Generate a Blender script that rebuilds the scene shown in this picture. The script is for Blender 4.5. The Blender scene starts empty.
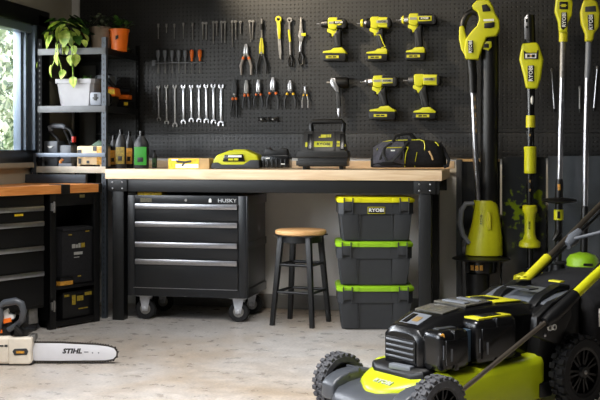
import bpy, bmesh, math, random
from mathutils import Vector, Matrix, Euler
random.seed(7)
scn = bpy.context.scene
COL = scn.collection
PI = math.pi
def R(d): return math.radians(d)
# ------------------------------------------------------------------ camera
F, CX, HY, H, YAW = 1040.0, 300.0, 150.0, 1.0, R(12)
cs, sn = math.cos(YAW), math.sin(YAW)
cam_d = bpy.data.cameras.new('camera'); cam = bpy.data.objects.new('camera', cam_d); COL.objects.link(cam)
cam_d.sensor_width = 36; cam_d.lens = F*36/600; cam_d.shift_y = -(200-HY)/600
cam_d.clip_start = .05
cam.location = (0, 0, H); cam.rotation_euler = (R(90), 0, YAW)
scn.camera = cam
# ------------------------------------------------------------------ world and light
w = bpy.data.worlds.new('world'); scn.world = w; w.use_nodes = True
nt = w.node_tree; bg = nt.nodes['Background']
sky = nt.nodes.new('ShaderNodeTexSky'); sky.sky_type = 'NISHITA'; sky.sun_disc = False
sky.sun_elevation = R(38); sky.sun_rotation = R(120)
nt.links.new(sky.outputs[0], bg.inputs[0]); bg.inputs[1].default_value = .55
def area(name, loc, target, sx, sy, power, color):
    d = bpy.data.lights.new(name, 'AREA'); d.shape = 'RECTANGLE'; d.size = sx; d.size_y = sy
    d.energy = power; d.color = color
    o = bpy.data.objects.new(name, d); COL.objects.link(o); o.location = loc
    o.rotation_euler = (Vector(target)-Vector(loc)).to_track_quat('-Z', 'Y').to_euler()
    return o
area('window_daylight', (-4.3, 5.25, 1.75), (-.6, 5.4, .9), 1.9, 1.3, 210, (.95, .97, 1))
area('window_daylight_near', (-4.4, 1.6, 2.1), (-.4, 4.4, .5), 3.2, 1.6, 345, (.96, .98, 1))  # unseen fill light added front-left to brighten the floor
area('skylight', (-1.3, 3.0, 2.85), (-1.3, 3.3, 0), 1.4, 1.4, 70, (.98, .98, 1)).data.spread = R(110)  # unseen soft light added overhead to brighten the floor and upper faces
ld = bpy.data.lights.new('track_spot', 'SPOT'); ld.energy = 340; ld.color = (1, .84, .62); ld.spot_size = R(62); ld.spot_blend = 1; ld.shadow_soft_size = .05
lo = bpy.data.objects.new('track_spot', ld); COL.objects.link(lo); lo.location = (-2.35, 5.5, 2.62)
lo.rotation_euler = (Vector((-.85, 6.37, 1.85))-Vector(lo.location)).to_track_quat('-Z', 'Y').to_euler()
sd = bpy.data.lights.new('sun', 'SUN'); sd.energy = 6.5; sd.angle = R(1); sd.color = (1, .96, .88)
so = bpy.data.objects.new('sun', sd); COL.objects.link(so); so.rotation_euler = (R(40), R(40), 0)
so.rotation_euler = Vector((-.75, .35, -.62)).to_track_quat('-Z', 'Y').to_euler()
area('ceiling_panel', (-.9, 3.4, 2.86), (-.9, 3.4, 0), .6, .6, 42, (1, .93, .82))  # unseen lamp added as ambient fill for the pale walls
scn.view_settings.view_transform = 'Standard'; scn.view_settings.look = 'None'
scn.view_settings.gamma = 1; scn.view_settings.use_curve_mapping = False
scn.view_settings.exposure = 0.0
scn.cycles.use_denoising = True
scn.cycles.max_bounces = 6
# ------------------------------------------------------------------ sight lines: where a photo pixel lands on a plane of the room
def ray(px, py):
    a = (px-CX)/F
    return Vector((a*cs-sn, a*sn+cs, -(py-HY)/F))
def PY(px, py, Y):
    d = ray(px, py); return Vector((0, 0, H))+d*(Y/d.y)
def PZ(px, py, z):
    d = ray(px, py); return Vector((0, 0, H))+d*((z-H)/d.z)
def PX(px, py, X):
    d = ray(px, py); return Vector((0, 0, H))+d*(X/d.x)
def PD(px, py, dep): return Vector((0, 0, H))+ray(px, py)*dep
# ------------------------------------------------------------------ mesh builder
class MB:
    def __init__(s): s.bm = bmesh.new(); s.mi = 0
    def _add(s, t, M=None, bevel=0, seg=2):
        if bevel:
            es = [e for e in t.edges if len(e.link_faces) == 2 and e.calc_face_angle(0) > .5]
            bmesh.ops.bevel(t, geom=es, offset=bevel, segments=seg, profile=.6, affect='EDGES', clamp_overlap=True)
        if M is not None: t.transform(M)
        for f in t.faces: f.material_index = s.mi
        bmesh.ops.recalc_face_normals(t, faces=t.faces)
        me = bpy.data.meshes.new('tmp'); t.to_mesh(me); t.free()
        s.bm.from_mesh(me); bpy.data.meshes.remove(me); return s
    def box(s, c, size, rot=None, bevel=0, M=None, seg=2):
        t = bmesh.new(); bmesh.ops.create_cube(t, size=1)
        for v in t.verts: v.co = Vector((v.co.x*size[0], v.co.y*size[1], v.co.z*size[2]))
        X = Matrix.Translation(c)
        if rot: X = X @ Euler(rot).to_matrix().to_4x4()
        if M is not None: X = M @ X
        return s._add(t, X, bevel, seg)
    def bx(s, x0, x1, y0, y1, z0, z1, bevel=0, M=None, seg=2):
        return s.box(((x0+x1)/2, (y0+y1)/2, (z0+z1)/2), (abs(x1-x0), abs(y1-y0), abs(z1-z0)), None, bevel, M, seg)
    def prism(s, pts, y0, y1, bevel=0, M=None, seg=2):      # outline in x,z pushed along y
        t = bmesh.new()
        a = [t.verts.new((p[0], y0, p[1])) for p in pts]; b = [t.verts.new((p[0], y1, p[1])) for p in pts]
        n = len(pts)
        t.faces.new(a); t.faces.new(b[::-1])
        for i in range(n): t.faces.new((a[i], b[i], b[(i+1) % n], a[(i+1) % n]))
        bmesh.ops.recalc_face_normals(t, faces=t.faces)
        return s._add(t, M, bevel, seg)
    def tube(s, pts, r, n=10, flat=1, cap=True, M=None):     # r a number or one per point
        pts = [Vector(p) for p in pts]; k = len(pts)
        rs = [r]*k if not hasattr(r, '__len__') else r
        t = bmesh.new(); rings = []; up = None
        for i, p in enumerate(pts):
            d = (pts[min(i+1, k-1)]-pts[max(i-1, 0)]).normalized()
            if up is None:
                up = Vector((0, 1, 0)) if abs(d.y) < .9 else Vector((1, 0, 0))
            u = d.cross(up).normalized(); v = u.cross(d).normalized(); up = v
            rings.append([t.verts.new(p+u*math.cos(2*PI*j/n)*rs[i]+v*math.sin(2*PI*j/n)*rs[i]*flat) for j in range(n)])
        for i in range(k-1):
            for j in range(n):
                t.faces.new((rings[i][j], rings[i][(j+1) % n], rings[i+1][(j+1) % n], rings[i+1][j]))
        if cap: t.faces.new(rings[0]); t.faces.new(rings[-1][::-1])
        return s._add(t, M)
    def cyl(s, p0, p1, r0, r1=None, n=20, M=None):
        return s.tube([p0, p1], [r0, r0 if r1 is None else r1], n, 1, True, M)
    def lathe(s, prof, n=24, M=None):                        # profile of (radius, z)
        t = bmesh.new(); rings = []
        for r, z in prof:
            if r < 1e-6: rings.append([t.verts.new((0, 0, z))])
            else: rings.append([t.verts.new((r*math.cos(2*PI*j/n), r*math.sin(2*PI*j/n), z)) for j in range(n)])
        for a, b in zip(rings, rings[1:]):
            for j in range(n):
                q = [a[j % len(a)], a[(j+1) % len(a)], b[(j+1) % len(b)], b[j % len(b)]]
                f = []
                for v in q:
                    if v not in f: f.append(v)
                if len(f) > 2: t.faces.new(f)
        return s._add(t, M)
    def loft(s, secs, M=None, cap=True, bevel=0):            # rings of equal length
        t = bmesh.new(); rings = [[t.verts.new(p) for p in q] for q in secs]; n = len(secs[0])
        for a, b in zip(rings, rings[1:]):
            for j in range(n): t.faces.new((a[j], a[(j+1) % n], b[(j+1) % n], b[j]))
        if cap: t.faces.new(rings[0]); t.faces.new(rings[-1][::-1])
        bmesh.ops.recalc_face_normals(t, faces=t.faces)
        return s._add(t, M, bevel)
    def ball(s, c, r, M=None, u=16, v=10):
        t = bmesh.new(); bmesh.ops.create_uvsphere(t, u_segments=u, v_segments=v, radius=1)
        r = r if hasattr(r, '__len__') else (r, r, r)
        X = Matrix.Translation(c) @ Matrix.Diagonal((r[0], r[1], r[2], 1))
        return s._add(t, X if M is None else M @ X)
    def poly(s, pts):
        s.bm.faces.new([s.bm.verts.new(p) for p in pts]).material_index = s.mi; return s
    def build(s, name, mat, parent=None, loc=None, sharp=38):
        me = bpy.data.meshes.new(name); s.bm.to_mesh(me); s.bm.free()
        for p in me.polygons: p.use_smooth = True
        me.set_sharp_from_angle(angle=R(sharp))
        for m in (mat if isinstance(mat, (list, tuple)) else [mat]): me.materials.append(m)
        o = bpy.data.objects.new(name, me); COL.objects.link(o)
        if parent is not None: o.parent = parent
        if loc is not None: o.location = loc
        return o
def tag(o, label, cat, group=None, kind=None):
    o['label'] = label; o['category'] = cat
    if group: o['group'] = group
    if kind: o['kind'] = kind
    return o
def thing(name, label, cat, loc, rotz=0, group=None):
    o = bpy.data.objects.new(name, None); COL.objects.link(o); o.empty_display_size = .05
    o.location = loc; o.rotation_euler = (0, 0, rotz)
    return tag(o, label, cat, group)
def structure(o):
    o['kind'] = 'structure'; return o
def copy_tree(o, parent=None):
    c = o.copy(); COL.objects.link(c)
    if parent is not None: c.parent = parent
    for ch in list(o.children): copy_tree(ch, c)
    return c
def text(s, size, mat, parent, M, depth=.0006, bold=0, name='lettering', sx=1.0, shear=0):
    cu = bpy.data.curves.new('t', 'FONT'); cu.body = s; cu.size = size; cu.align_x = 'CENTER'; cu.align_y = 'CENTER'
    cu.extrude = depth; cu.offset = bold; cu.resolution_u = 2; cu.shear = shear
    to = bpy.data.objects.new('t', cu); COL.objects.link(to)
    dg = bpy.context.evaluated_depsgraph_get()
    me = bpy.data.meshes.new_from_object(to.evaluated_get(dg))
    bpy.data.objects.remove(to); bpy.data.curves.remove(cu)
    me.transform(M @ Matrix.Diagonal((sx, 1, 1, 1))); me.materials.clear(); me.materials.append(mat); me.name = name
    o = bpy.data.objects.new(name, me); COL.objects.link(o)
    if parent is not None: o.parent = parent
    return o
def TM(x, y, z, rx=90, ry=0, rz=0):       # lettering that faces -y by default
    return Matrix.Translation((x, y, z)) @ Matrix.Rotation(R(rz), 4, 'Z') @ Matrix.Rotation(R(ry), 4, 'Y') @ Matrix.Rotation(R(rx), 4, 'X')
def bars(name, rows, mt, parent, M):      # rows of unreadable print: (x0, x1, z0, z1) on a face looking towards -y
    m = MB()
    for x0, x1, z0, z1 in rows: m.bx(x0, x1, -.0004, .0006, z0, z1)
    return m.build(name, mt, parent) if M is None else _bm(m, name, mt, parent, M)
def _bm(m, name, mt, parent, M):
    m.bm.transform(M); return m.build(name, mt, parent)
# ------------------------------------------------------------------ materials
def lin(c):
    return tuple(((v/255)/12.92 if v/255 <= .04045 else ((v/255+.055)/1.055)**2.4) for v in c)
def mat(name, rgb, rough=.5, metal=0, spec=.5, noise=0, nscale=20, bump=0, bscale=200, coat=0):
    m = bpy.data.materials.new(name); m.use_nodes = True
    nt = m.node_tree; b = nt.nodes['Principled BSDF']
    c = lin(rgb); b.inputs['Base Color'].default_value = (*c, 1)
    b.inputs['Roughness'].default_value = rough; b.inputs['Metallic'].default_value = metal
    b.inputs['Specular IOR Level'].default_value = spec
    if coat: b.inputs['Coat Weight'].default_value = coat; b.inputs['Coat Roughness'].default_value = .15
    tc = nt.nodes.new('ShaderNodeTexCoord')
    nz = nt.nodes.new('ShaderNodeTexNoise'); nz.inputs['Scale'].default_value = nscale; nz.inputs['Detail'].default_value = 5
    nt.links.new(tc.outputs['Object'], nz.inputs['Vector'])
    mr = nt.nodes.new('ShaderNodeMapRange'); k = noise or .06
    mr.inputs['From Min'].default_value = .3; mr.inputs['From Max'].default_value = .7
    mr.inputs['To Min'].default_value = 1-k; mr.inputs['To Max'].default_value = 1+k
    nt.links.new(nz.outputs['Fac'], mr.inputs['Value'])
    mx = nt.nodes.new('ShaderNodeVectorMath'); mx.operation = 'SCALE'; mx.inputs[0].default_value = c
    nt.links.new(mr.outputs[0], mx.inputs['Scale']); nt.links.new(mx.outputs[0], b.inputs['Base Color'])
    if bump:
        n2 = nt.nodes.new('ShaderNodeTexNoise'); n2.inputs['Scale'].default_value = bscale
        nt.links.new(tc.outputs['Object'], n2.inputs['Vector'])
        bp = nt.nodes.new('ShaderNodeBump'); bp.inputs['Strength'].default_value = bump; bp.inputs['Distance'].default_value = .002
        nt.links.new(n2.outputs['Fac'], bp.inputs['Height']); nt.links.new(bp.outputs[0], b.inputs['Normal'])
    return m
LIME = mat('lime_plastic', (192, 192, 24), .38, 0, .5, .05, 30)
LIMEY = mat('yellow_lime_plastic', (222, 216, 20), .4)
ZINC = mat('zinc_plated_steel', (190, 192, 197), .38, .35, .5, .08, 40)
LIMEM = mat('mower_lime', (176, 188, 20), .32, 0, .5, .04, 20)
LIMED = mat('lime_plastic_worn', (194, 188, 28), .45, 0, .5, .12, 40)
GREEN = mat('bright_green_plastic', (140, 188, 30), .42)
BLACK = mat('black_plastic', (11, 11, 12), .42, 0, .4, .15, 40, .15)
BLACKG = mat('black_gloss_plastic', (12, 12, 13), .25, 0, .5, .1, 30)
RUB = mat('black_rubber', (28, 28, 29), .75, 0, .3, .15, 60, .2)
RUBL = mat('worn_tyre_rubber', (70, 70, 73), .65, 0, .35, .25, 60, .25)  # front tyres lighter: the light on them is put into the colour
CHAR = mat('charcoal_plastic', (44, 46, 49), .5, 0, .5, .06, 30, .1)
CHARL = mat('grey_plastic', (104, 108, 115), .42, 0, .5, .06, 30)
STEELK = mat('black_powder_coat', (13, 14, 15), .42, .0, .4, .08, 40, .1)
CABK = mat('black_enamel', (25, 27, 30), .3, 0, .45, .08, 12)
POSTK = mat('matt_black_post', (9, 9, 10), .8, 0, .2)
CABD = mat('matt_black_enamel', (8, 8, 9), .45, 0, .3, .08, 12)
GALV = mat('grey_steel', (62, 68, 75), .45, .3, .5, .12, 30)
BEAM = mat('pale_steel_beam', (88, 90, 92), .5, .1, .5, .12, 14)
SILV = mat('brushed_steel', (178, 178, 182), .3, 1, .5, .08, 60)
CHROME = mat('chrome', (214, 214, 216), .16, 1, .5, .05, 30)
DSILV = mat('dull_steel', (140, 138, 135), .45, .75, .5, .2, 50)
WHITE = mat('white_plastic', (212, 212, 216), .45, 0, .5, .03, 20)
CREAM = mat('cream_plastic', (222, 212, 196), .5, 0, .5, .07, 25)
ORANGE = mat('orange_plastic', (236, 112, 20), .4, 0, .5, .06, 20)
YELL = mat('yellow_plastic', (236, 190, 24), .42)
RED = mat('red_plastic', (200, 40, 20), .45)
BROWN = mat('brown_clay', (140, 122, 104), .6, 0, .4, .12, 20)
PAPW = mat('white_label', (228, 228, 224), .6, 0, .3, .04)
KRAFT = mat('kraft_card', (196, 164, 116), .8, 0, .2, .1, 20)
SOIL = mat('potting_soil', (48, 38, 30), .95, 0, .2, .4, 60, .6)
FABK = mat('charcoal_fabric', (98, 98, 108), .85, 0, .2, .18, 60, .5, 400)
FABD = mat('black_fabric', (30, 30, 32), .85, 0, .2, .2, 60, .5, 400)
LABG = mat('green_label', (34, 124, 26), .5, 0, .4, .1, 20)
LABY = mat('yellow_label', (226, 190, 40), .5, 0, .4, .3, 90)
LABO = mat('amber_label', (196, 140, 50), .5, 0, .4, .4, 90)
def wood_mat(name, c1, c2, scale=1.0, rough=.5):
    m = bpy.data.materials.new(name); m.use_nodes = True; nt = m.node_tree; b = nt.nodes['Principled BSDF']
    tc = nt.nodes.new('ShaderNodeTexCoord'); mp = nt.nodes.new('ShaderNodeMapping')
    mp.inputs['Scale'].default_value = (1.2*scale, 14*scale, 14*scale)
    nz = nt.nodes.new('ShaderNodeTexNoise'); nz.inputs['Scale'].default_value = 2.5; nz.inputs['Detail'].default_value = 8; nz.inputs['Distortion'].default_value = 1.2
    cr = nt.nodes.new('ShaderNodeValToRGB'); cr.color_ramp.elements[0].position = .3; cr.color_ramp.elements[1].position = .7
    cr.color_ramp.elements[0].color = (*lin(c1), 1); cr.color_ramp.elements[1].color = (*lin(c2), 1)
    nt.links.new(tc.outputs['Object'], mp.inputs[0]); nt.links.new(mp.outputs[0], nz.inputs['Vector'])
    nt.links.new(nz.outputs['Fac'], cr.inputs[0])
    v = nt.nodes.new('ShaderNodeTexVoronoi'); v.inputs['Scale'].default_value = 3.2; v.inputs['Randomness'].default_value = 1
    m2 = nt.nodes.new('ShaderNodeMapping'); m2.inputs['Scale'].default_value = (1, 3.2, 3.2)
    nt.links.new(tc.outputs['Object'], m2.inputs[0]); nt.links.new(m2.outputs[0], v.inputs['Vector'])
    mr = nt.nodes.new('ShaderNodeMapRange'); mr.inputs['From Min'].default_value = .03; mr.inputs['From Max'].default_value = .075
    nt.links.new(v.outputs['Distance'], mr.inputs['Value'])
    mx = nt.nodes.new('ShaderNodeMixRGB'); mx.inputs[1].default_value = (*lin((150, 96, 56)), 1)
    nt.links.new(mr.outputs[0], mx.inputs[0]); nt.links.new(cr.outputs[0], mx.inputs[2])
    nt.links.new(mx.outputs[0], b.inputs['Base Color']); b.inputs['Roughness'].default_value = rough
    return m
PINE = wood_mat('pale_pine', (214, 182, 142), (236, 212, 178))
OAK = wood_mat('orange_beech', (204, 122, 54), (228, 156, 86), 1.4)
SEATW = wood_mat('honey_wood', (214, 160, 100), (236, 190, 134), 1.5)
def floor_mat():
    m = bpy.data.materials.new('polished_concrete'); m.use_nodes = True; nt = m.node_tree; b = nt.nodes['Principled BSDF']
    tc = nt.nodes.new('ShaderNodeTexCoord')
    def nz(sc, det, dist=0):
        n = nt.nodes.new('ShaderNodeTexNoise'); n.inputs['Scale'].default_value = sc; n.inputs['Detail'].default_value = det
        n.inputs['Distortion'].default_value = dist; nt.links.new(tc.outputs['Object'], n.inputs['Vector']); return n
    a = nz(1.1, 9, .4); c = nz(13, 7); d = nz(75, 5)
    r1 = nt.nodes.new('ShaderNodeValToRGB'); e = r1.color_ramp.elements
    e[0].position = .36; e[0].color = (*lin((178, 162, 143)), 1); e[1].position = .58; e[1].color = (*lin((200, 195, 190)), 1)
    nt.links.new(a.outputs['Fac'], r1.inputs[0])
    r2 = nt.nodes.new('ShaderNodeMapRange'); r2.inputs['From Min'].default_value = .3; r2.inputs['From Max'].default_value = .7
    r2.inputs['To Min'].default_value = .8; r2.inputs['To Max'].default_value = 1.08
    nt.links.new(c.outputs['Fac'], r2.inputs['Value'])
    r3 = nt.nodes.new('ShaderNodeMapRange'); r3.inputs['From Min'].default_value = .35; r3.inputs['From Max'].default_value = .65
    r3.inputs['To Min'].default_value = .82; r3.inputs['To Max'].default_value = 1.12
    nt.links.new(d.outputs['Fac'], r3.inputs['Value'])
    mu = nt.nodes.new('ShaderNodeMath'); mu.operation = 'MULTIPLY'; nt.links.new(r2.outputs[0], mu.inputs[0]); nt.links.new(r3.outputs[0], mu.inputs[1])
    sc = nt.nodes.new('ShaderNodeVectorMath'); sc.operation = 'SCALE'
    nt.links.new(r1.outputs[0], sc.inputs[0]); nt.links.new(mu.outputs[0], sc.inputs['Scale'])
    nt.links.new(sc.outputs[0], b.inputs['Base Color'])
    rr = nt.nodes.new('ShaderNodeMapRange'); rr.inputs['To Min'].default_value = .14; rr.inputs['To Max'].default_value = .5
    nt.links.new(c.outputs['Fac'], rr.inputs['Value']); nt.links.new(rr.outputs[0], b.inputs['Roughness'])
    bp = nt.nodes.new('ShaderNodeBump'); bp.inputs['Strength'].default_value = .15; bp.inputs['Distance'].default_value = .002
    nt.links.new(d.outputs['Fac'], bp.inputs['Height']); nt.links.new(bp.outputs[0], b.inputs['Normal'])
    return m
def peg_mat(pitch=.0262, rad=.0052):
    m = bpy.data.materials.new('perforated_board'); m.use_nodes = True; nt = m.node_tree; b = nt.nodes['Principled BSDF']
    tc = nt.nodes.new('ShaderNodeTexCoord'); sx = nt.nodes.new('ShaderNodeSeparateXYZ'); nt.links.new(tc.outputs['Object'], sx.inputs[0])
    def M(op, a, bb=None):
        n = nt.nodes.new('ShaderNodeMath'); n.operation = op
        for i, v in enumerate((a, bb)):
            if v is None: continue
            if isinstance(v, (int, float)): n.inputs[i].default_value = v
            else: nt.links.new(v, n.inputs[i])
        return n.outputs[0]
    def ax(o):
        return M('SUBTRACT', M('FRACT', M('ADD', M('DIVIDE', o, pitch), 500.5)), .5)
    X, Z = ax(sx.outputs['X']), ax(sx.outputs['Z'])
    d = M('SQRT', M('ADD', M('MULTIPLY', X, X), M('MULTIPLY', Z, Z)))
    mr = nt.nodes.new('ShaderNodeMapRange'); mr.inputs['From Min'].default_value = rad/pitch*.8; mr.inputs['From Max'].default_value = rad/pitch*1.15
    nt.links.new(d, mr.inputs['Value'])
    nz = nt.nodes.new('ShaderNodeTexNoise'); nz.inputs['Scale'].default_value = 5; nz.inputs['Detail'].default_value = 6
    nt.links.new(tc.outputs['Object'], nz.inputs['Vector'])
    cr = nt.nodes.new('ShaderNodeValToRGB'); e = cr.color_ramp.elements
    e[0].position = .3; e[0].color = (*lin((31, 32, 34)), 1); e[1].position = .7; e[1].color = (*lin((46, 46, 46)), 1)
    nt.links.new(nz.outputs['Fac'], cr.inputs[0])
    mx = nt.nodes.new('ShaderNodeMixRGB'); mx.inputs[1].default_value = (.002, .002, .002, 1)
    nt.links.new(mr.outputs[0], mx.inputs[0]); nt.links.new(cr.outputs[0], mx.inputs[2])
    nt.links.new(mx.outputs[0], b.inputs['Base Color']); b.inputs['Roughness'].default_value = .5
    bp = nt.nodes.new('ShaderNodeBump'); bp.inputs['Strength'].default_value = .8; bp.inputs['Distance'].default_value = .003
    nt.links.new(mr.outputs[0], bp.inputs['Height']); nt.links.new(bp.outputs[0], b.inputs['Normal'])
    return m
PEG = peg_mat(); FLOOR = floor_mat()
WALLP = mat('beige_wall_paint', (168, 162, 146), .8, 0, .3, .05, 6, .15, 120)
WALLG = mat('grey_wall_paint', (226, 224, 220), .75, 0, .3, .06, 4, .1, 120)
CEIL = mat('dark_ceiling_paint', (34, 33, 32), .8)
DARKW = mat('dark_wall_paint', (34, 33, 32), .8)
FRAMEK = mat('black_window_frame', (12, 13, 14), .3)
JAMB = mat('blue_grey_frame', (92, 104, 118), .35, .3)
def glass_mat():
    m = bpy.data.materials.new('window_glass'); m.use_nodes = True; nt = m.node_tree
    for n in list(nt.nodes):
        if n.type == 'BSDF_PRINCIPLED': nt.nodes.remove(n)
    t = nt.nodes.new('ShaderNodeBsdfTransparent'); g = nt.nodes.new('ShaderNodeBsdfGlossy'); g.inputs['Roughness'].default_value = .02
    x = nt.nodes.new('ShaderNodeMixShader'); x.inputs[0].default_value = .05
    nt.links.new(t.outputs[0], x.inputs[1]); nt.links.new(g.outputs[0], x.inputs[2])
    nt.links.new(x.outputs[0], nt.nodes['Material Output'].inputs[0]); return m
GLASS = glass_mat()
def leaf_mat(name, c1, c2, sc=12, trans=.25):
    m = bpy.data.materials.new(name); m.use_nodes = True; nt = m.node_tree; b = nt.nodes['Principled BSDF']
    tc = nt.nodes.new('ShaderNodeTexCoord'); nz = nt.nodes.new('ShaderNodeTexNoise'); nz.inputs['Scale'].default_value = sc; nz.inputs['Detail'].default_value = 4
    nt.links.new(tc.outputs['Object'], nz.inputs['Vector'])
    cr = nt.nodes.new('ShaderNodeValToRGB'); e = cr.color_ramp.elements
    e[0].position = .35; e[0].color = (*lin(c1), 1); e[1].position = .65; e[1].color = (*lin(c2), 1)
    nt.links.new(nz.outputs['Fac'], cr.inputs[0]); nt.links.new(cr.outputs[0], b.inputs['Base Color'])
    b.inputs['Roughness'].default_value = .4
    return m
LEAFL = leaf_mat('variegated_leaf', (112, 150, 40), (200, 214, 110), 26)
LEAFD = leaf_mat('dark_leaf', (34, 66, 24), (70, 110, 40), 20)
LEAFT = leaf_mat('tree_leaf', (122, 142, 104), (206, 212, 190), 3)
# ------------------------------------------------------------------ the setting
XL, YB, XR, YF, ZC = -2.9, 6.4, 1.9, -1.6, 2.9
PEGY = 6.378
structure(MB().bx(XL-.2, XR+.2, YF-.2, YB+.2, -.1, 0).build('floor', FLOOR))
structure(MB().bx(XL-.2, XR+.2, YF-.2, YB+.2, ZC, ZC+.1).build('ceiling', CEIL))
structure(MB().bx(XL-.2, XR+.2, YB, YB+.15, 0, ZC).build('wall_back', WALLG))
structure(MB().bx(XR, XR+.15, YF, YB, 0, ZC).build('wall_right', DARKW))
structure(MB().bx(XL-.2, XR+.2, YF-.15, YF, 0, ZC).build('wall_front', DARKW))
WY0, WY1, WZ0, WZ1 = 3.1, 5.96, .955, 1.825       # window opening in the left wall
m_ = MB(); m_.bx(XL-.12, XL, YF, -.3, 0, ZC); m_.bx(XL-.12, XL, 2.9, WY0, 0, ZC); m_.bx(XL-.12, XL, WY1, YB, 0, ZC)
m_.bx(XL-.12, XL, -.3, 2.9, 0, WZ0); m_.bx(XL-.12, XL, -.3, 2.9, 2.4, ZC)
m_.bx(XL-.12, XL, WY0, WY1, 0, WZ0); m_.bx(XL-.12, XL, WY0, WY1, WZ1, ZC)
structure(m_.build('wall_left', WALLP))
def window(n, y0, y1, z0, z1, mull):
    win = structure(bpy.data.objects.new('window_%d' % n, None)); COL.objects.link(win)
    f_ = MB()
    f_.bx(XL-.1, XL+.03, y0-.04, y1+.05, z1-.07, z1+.03, .004); f_.bx(XL-.1, XL+.03, y0-.04, y1+.05, z0-.03, z0+.045, .004)
    f_.bx(XL-.1, XL+.03, y1-.1, y1+.05, z0, z1, .004); f_.bx(XL-.1, XL+.03, y0-.04, y0+.06, z0, z1, .004)
    f_.bx(XL-.1, XL+.01, mull, mull+.08, z0, z1, .004)
    f_.build('window_frame', FRAMEK, win)
    f_ = MB(); f_.bx(XL-.07, XL-.02, y1-.235, y1-.095, z0+.04, z1-.06, .006); f_.bx(XL-.07, XL+.012, mull+.1, y1-.12, z1-.12, z1-.06, .006)
    f_.bx(XL-.055, XL+.03, y1-.15, y1-.12, z0+.04, z1-.07, .004); f_.bx(XL-.055, XL-.0, y1-.21, y1-.185, z0+.04, z1-.07, .004)
    f_.build('sash', JAMB, win)
    MB().bx(XL-.05, XL-.044, y0+.03, y1-.22, z0+.03, z1-.08).build('pane', GLASS, win)
window(1, WY0, WY1, WZ0, WZ1, 4.7); window(2, -.3, 2.9, WZ0, 2.4, 1.7)  # window 2 is unseen, added so the near fill light can enter
structure(MB().bx(XL, XL+.035, WY0-.05, WY1+.03, WZ0-.06, WZ0-.03, .004).build('trim_1', WALLP))
structure(MB().bx(-2.4, XR, YB-.016, YB, 0, .09, .004).build('baseboard_back', mat('grey_skirting', (128, 126, 122), .6)))
# black perforated boards over the back wall
pl = PY(80, 0, PEGY).x
zs = 1.104
for i, (z0, z1, lb) in enumerate(((zs+.0008, 2.75, 'tall black perforated pegboard panel holding the tools above the bench'),
                                  (.952, zs-.0008, 'low black perforated pegboard strip just above the workbench'))):
    o = MB().bx(pl, 1.5, PEGY, PEGY+.02, z0, z1, .0015).build('pegboard', PEG); tag(o, lb, 'pegboard')
# outside the window
structure(MB().bx(-14, XL-.2, -4, 20, -.5, -.4).build('ground_outside', mat('outdoor_grass', (110, 130, 70), .9, 0, .2, .2, 3)))
def foliage(n, c, r, size, seed, squash=1):
    rnd = random.Random(seed); m = MB(); bm = m.bm
    for i in range(n):
        while True:
            p = Vector((rnd.uniform(-1, 1), rnd.uniform(-1, 1), rnd.uniform(-1, 1)))
            if p.length < 1: break
        p = Vector((c[0]+p.x*r[0], c[1]+p.y*r[1], c[2]+p.z*r[2]))
        q = Euler((rnd.uniform(0, 6), rnd.uniform(0, 6), rnd.uniform(0, 6))).to_matrix(); s = size*rnd.uniform(.6, 1.3)
        pts = [(-.5, 0, 0), (-.1, .3, .05), (.5, 0, 0), (-.1, -.3, .05)]
        m.poly([p+q @ Vector(a)*s for a in pts])
    return m
for i, (tx, ty, tz) in enumerate(((-6.4, 10.2, 1.9), (-8.6, 13.4, 2.4), (-5.2, 13.2, 1.1), (-8.8, 17.4, 2.2))):
    t = thing('garden_tree', ['sunlit leafy tree just outside the window', 'taller tree behind the first one outside the window', 'low leafy tree at the inner edge of the window view', 'farthest pale tree seen through the window'][i], 'tree', (tx, ty, -.4), 0, 'trees outside the window')
    foliage(5000, (0, 0, tz+.3), (1.25, 1.25, 1.9), .13, 30+i).build('foliage', LEAFT, t)
    MB().tube([(0, 0, 0), (.05, 0, 1), (-.04, .05, tz+1)], [.12, .1, .05], 8).build('trunk', BROWN, t)
LABYK = mat('faded_yellow_sticker', (142, 122, 34), .5, 0, .4, .4, 90)
# ------------------------------------------------------------------ main workbench
Y0 = 5.74
bl, br = PY(105, 170, Y0).x, PY(442, 170, Y0).x
ZT = .888
bench = thing('workbench', 'long black steel workbench with a thick pale pine top along the pegboard wall', 'workbench', ((bl+br)/2, Y0, 0))
hw = (br-bl)/2; yb = YB-.03-Y0
MB().bx(-hw, hw, 0, yb, ZT-.058, ZT, .004).build('worktop', PINE, bench)
MB().bx(-hw+.02, hw+.03, yb-.045, yb-.004, ZT, ZT+.045, .003).build('backsplash', PINE, bench)
MB().bx(-hw+.02, hw-.015, .015, .05, ZT-.132, ZT-.058, .002).build('front_rail', STEELK, bench)
MB().bx(-hw+.02, hw-.015, yb-.05, yb-.015, ZT-.132, ZT-.058, .002).build('rear_rail', STEELK, bench)
for sx, dx in ((-1, .075), (1, .095)):
    xx = sx*(hw-dx)
    MB().bx(xx-sx*.03-.005, xx+sx*.045, .02, yb-.02, ZT-.12, ZT-.06, .002).build('side_rail', STEELK, bench)
    pa = MB().bx(xx-.06, xx+.06, .006, .015, ZT-.13, ZT-.06, .002).build('bolt_plate', STEELK, bench)
    b_ = MB()
    for bxp in (-.03, .03):
        for bz in (-.113, -.077): b_.ball((xx+bxp, .005, ZT+bz), (.005, .003, .005), u=10, v=6)
    b_.build('bolt', SILV, pa)
    for y in (.015, yb-.085):
        MB().bx(xx-.035, xx+.035, y, y+.07, 0, ZT-.06, .004).build('leg', STEELK, bench)
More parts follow.
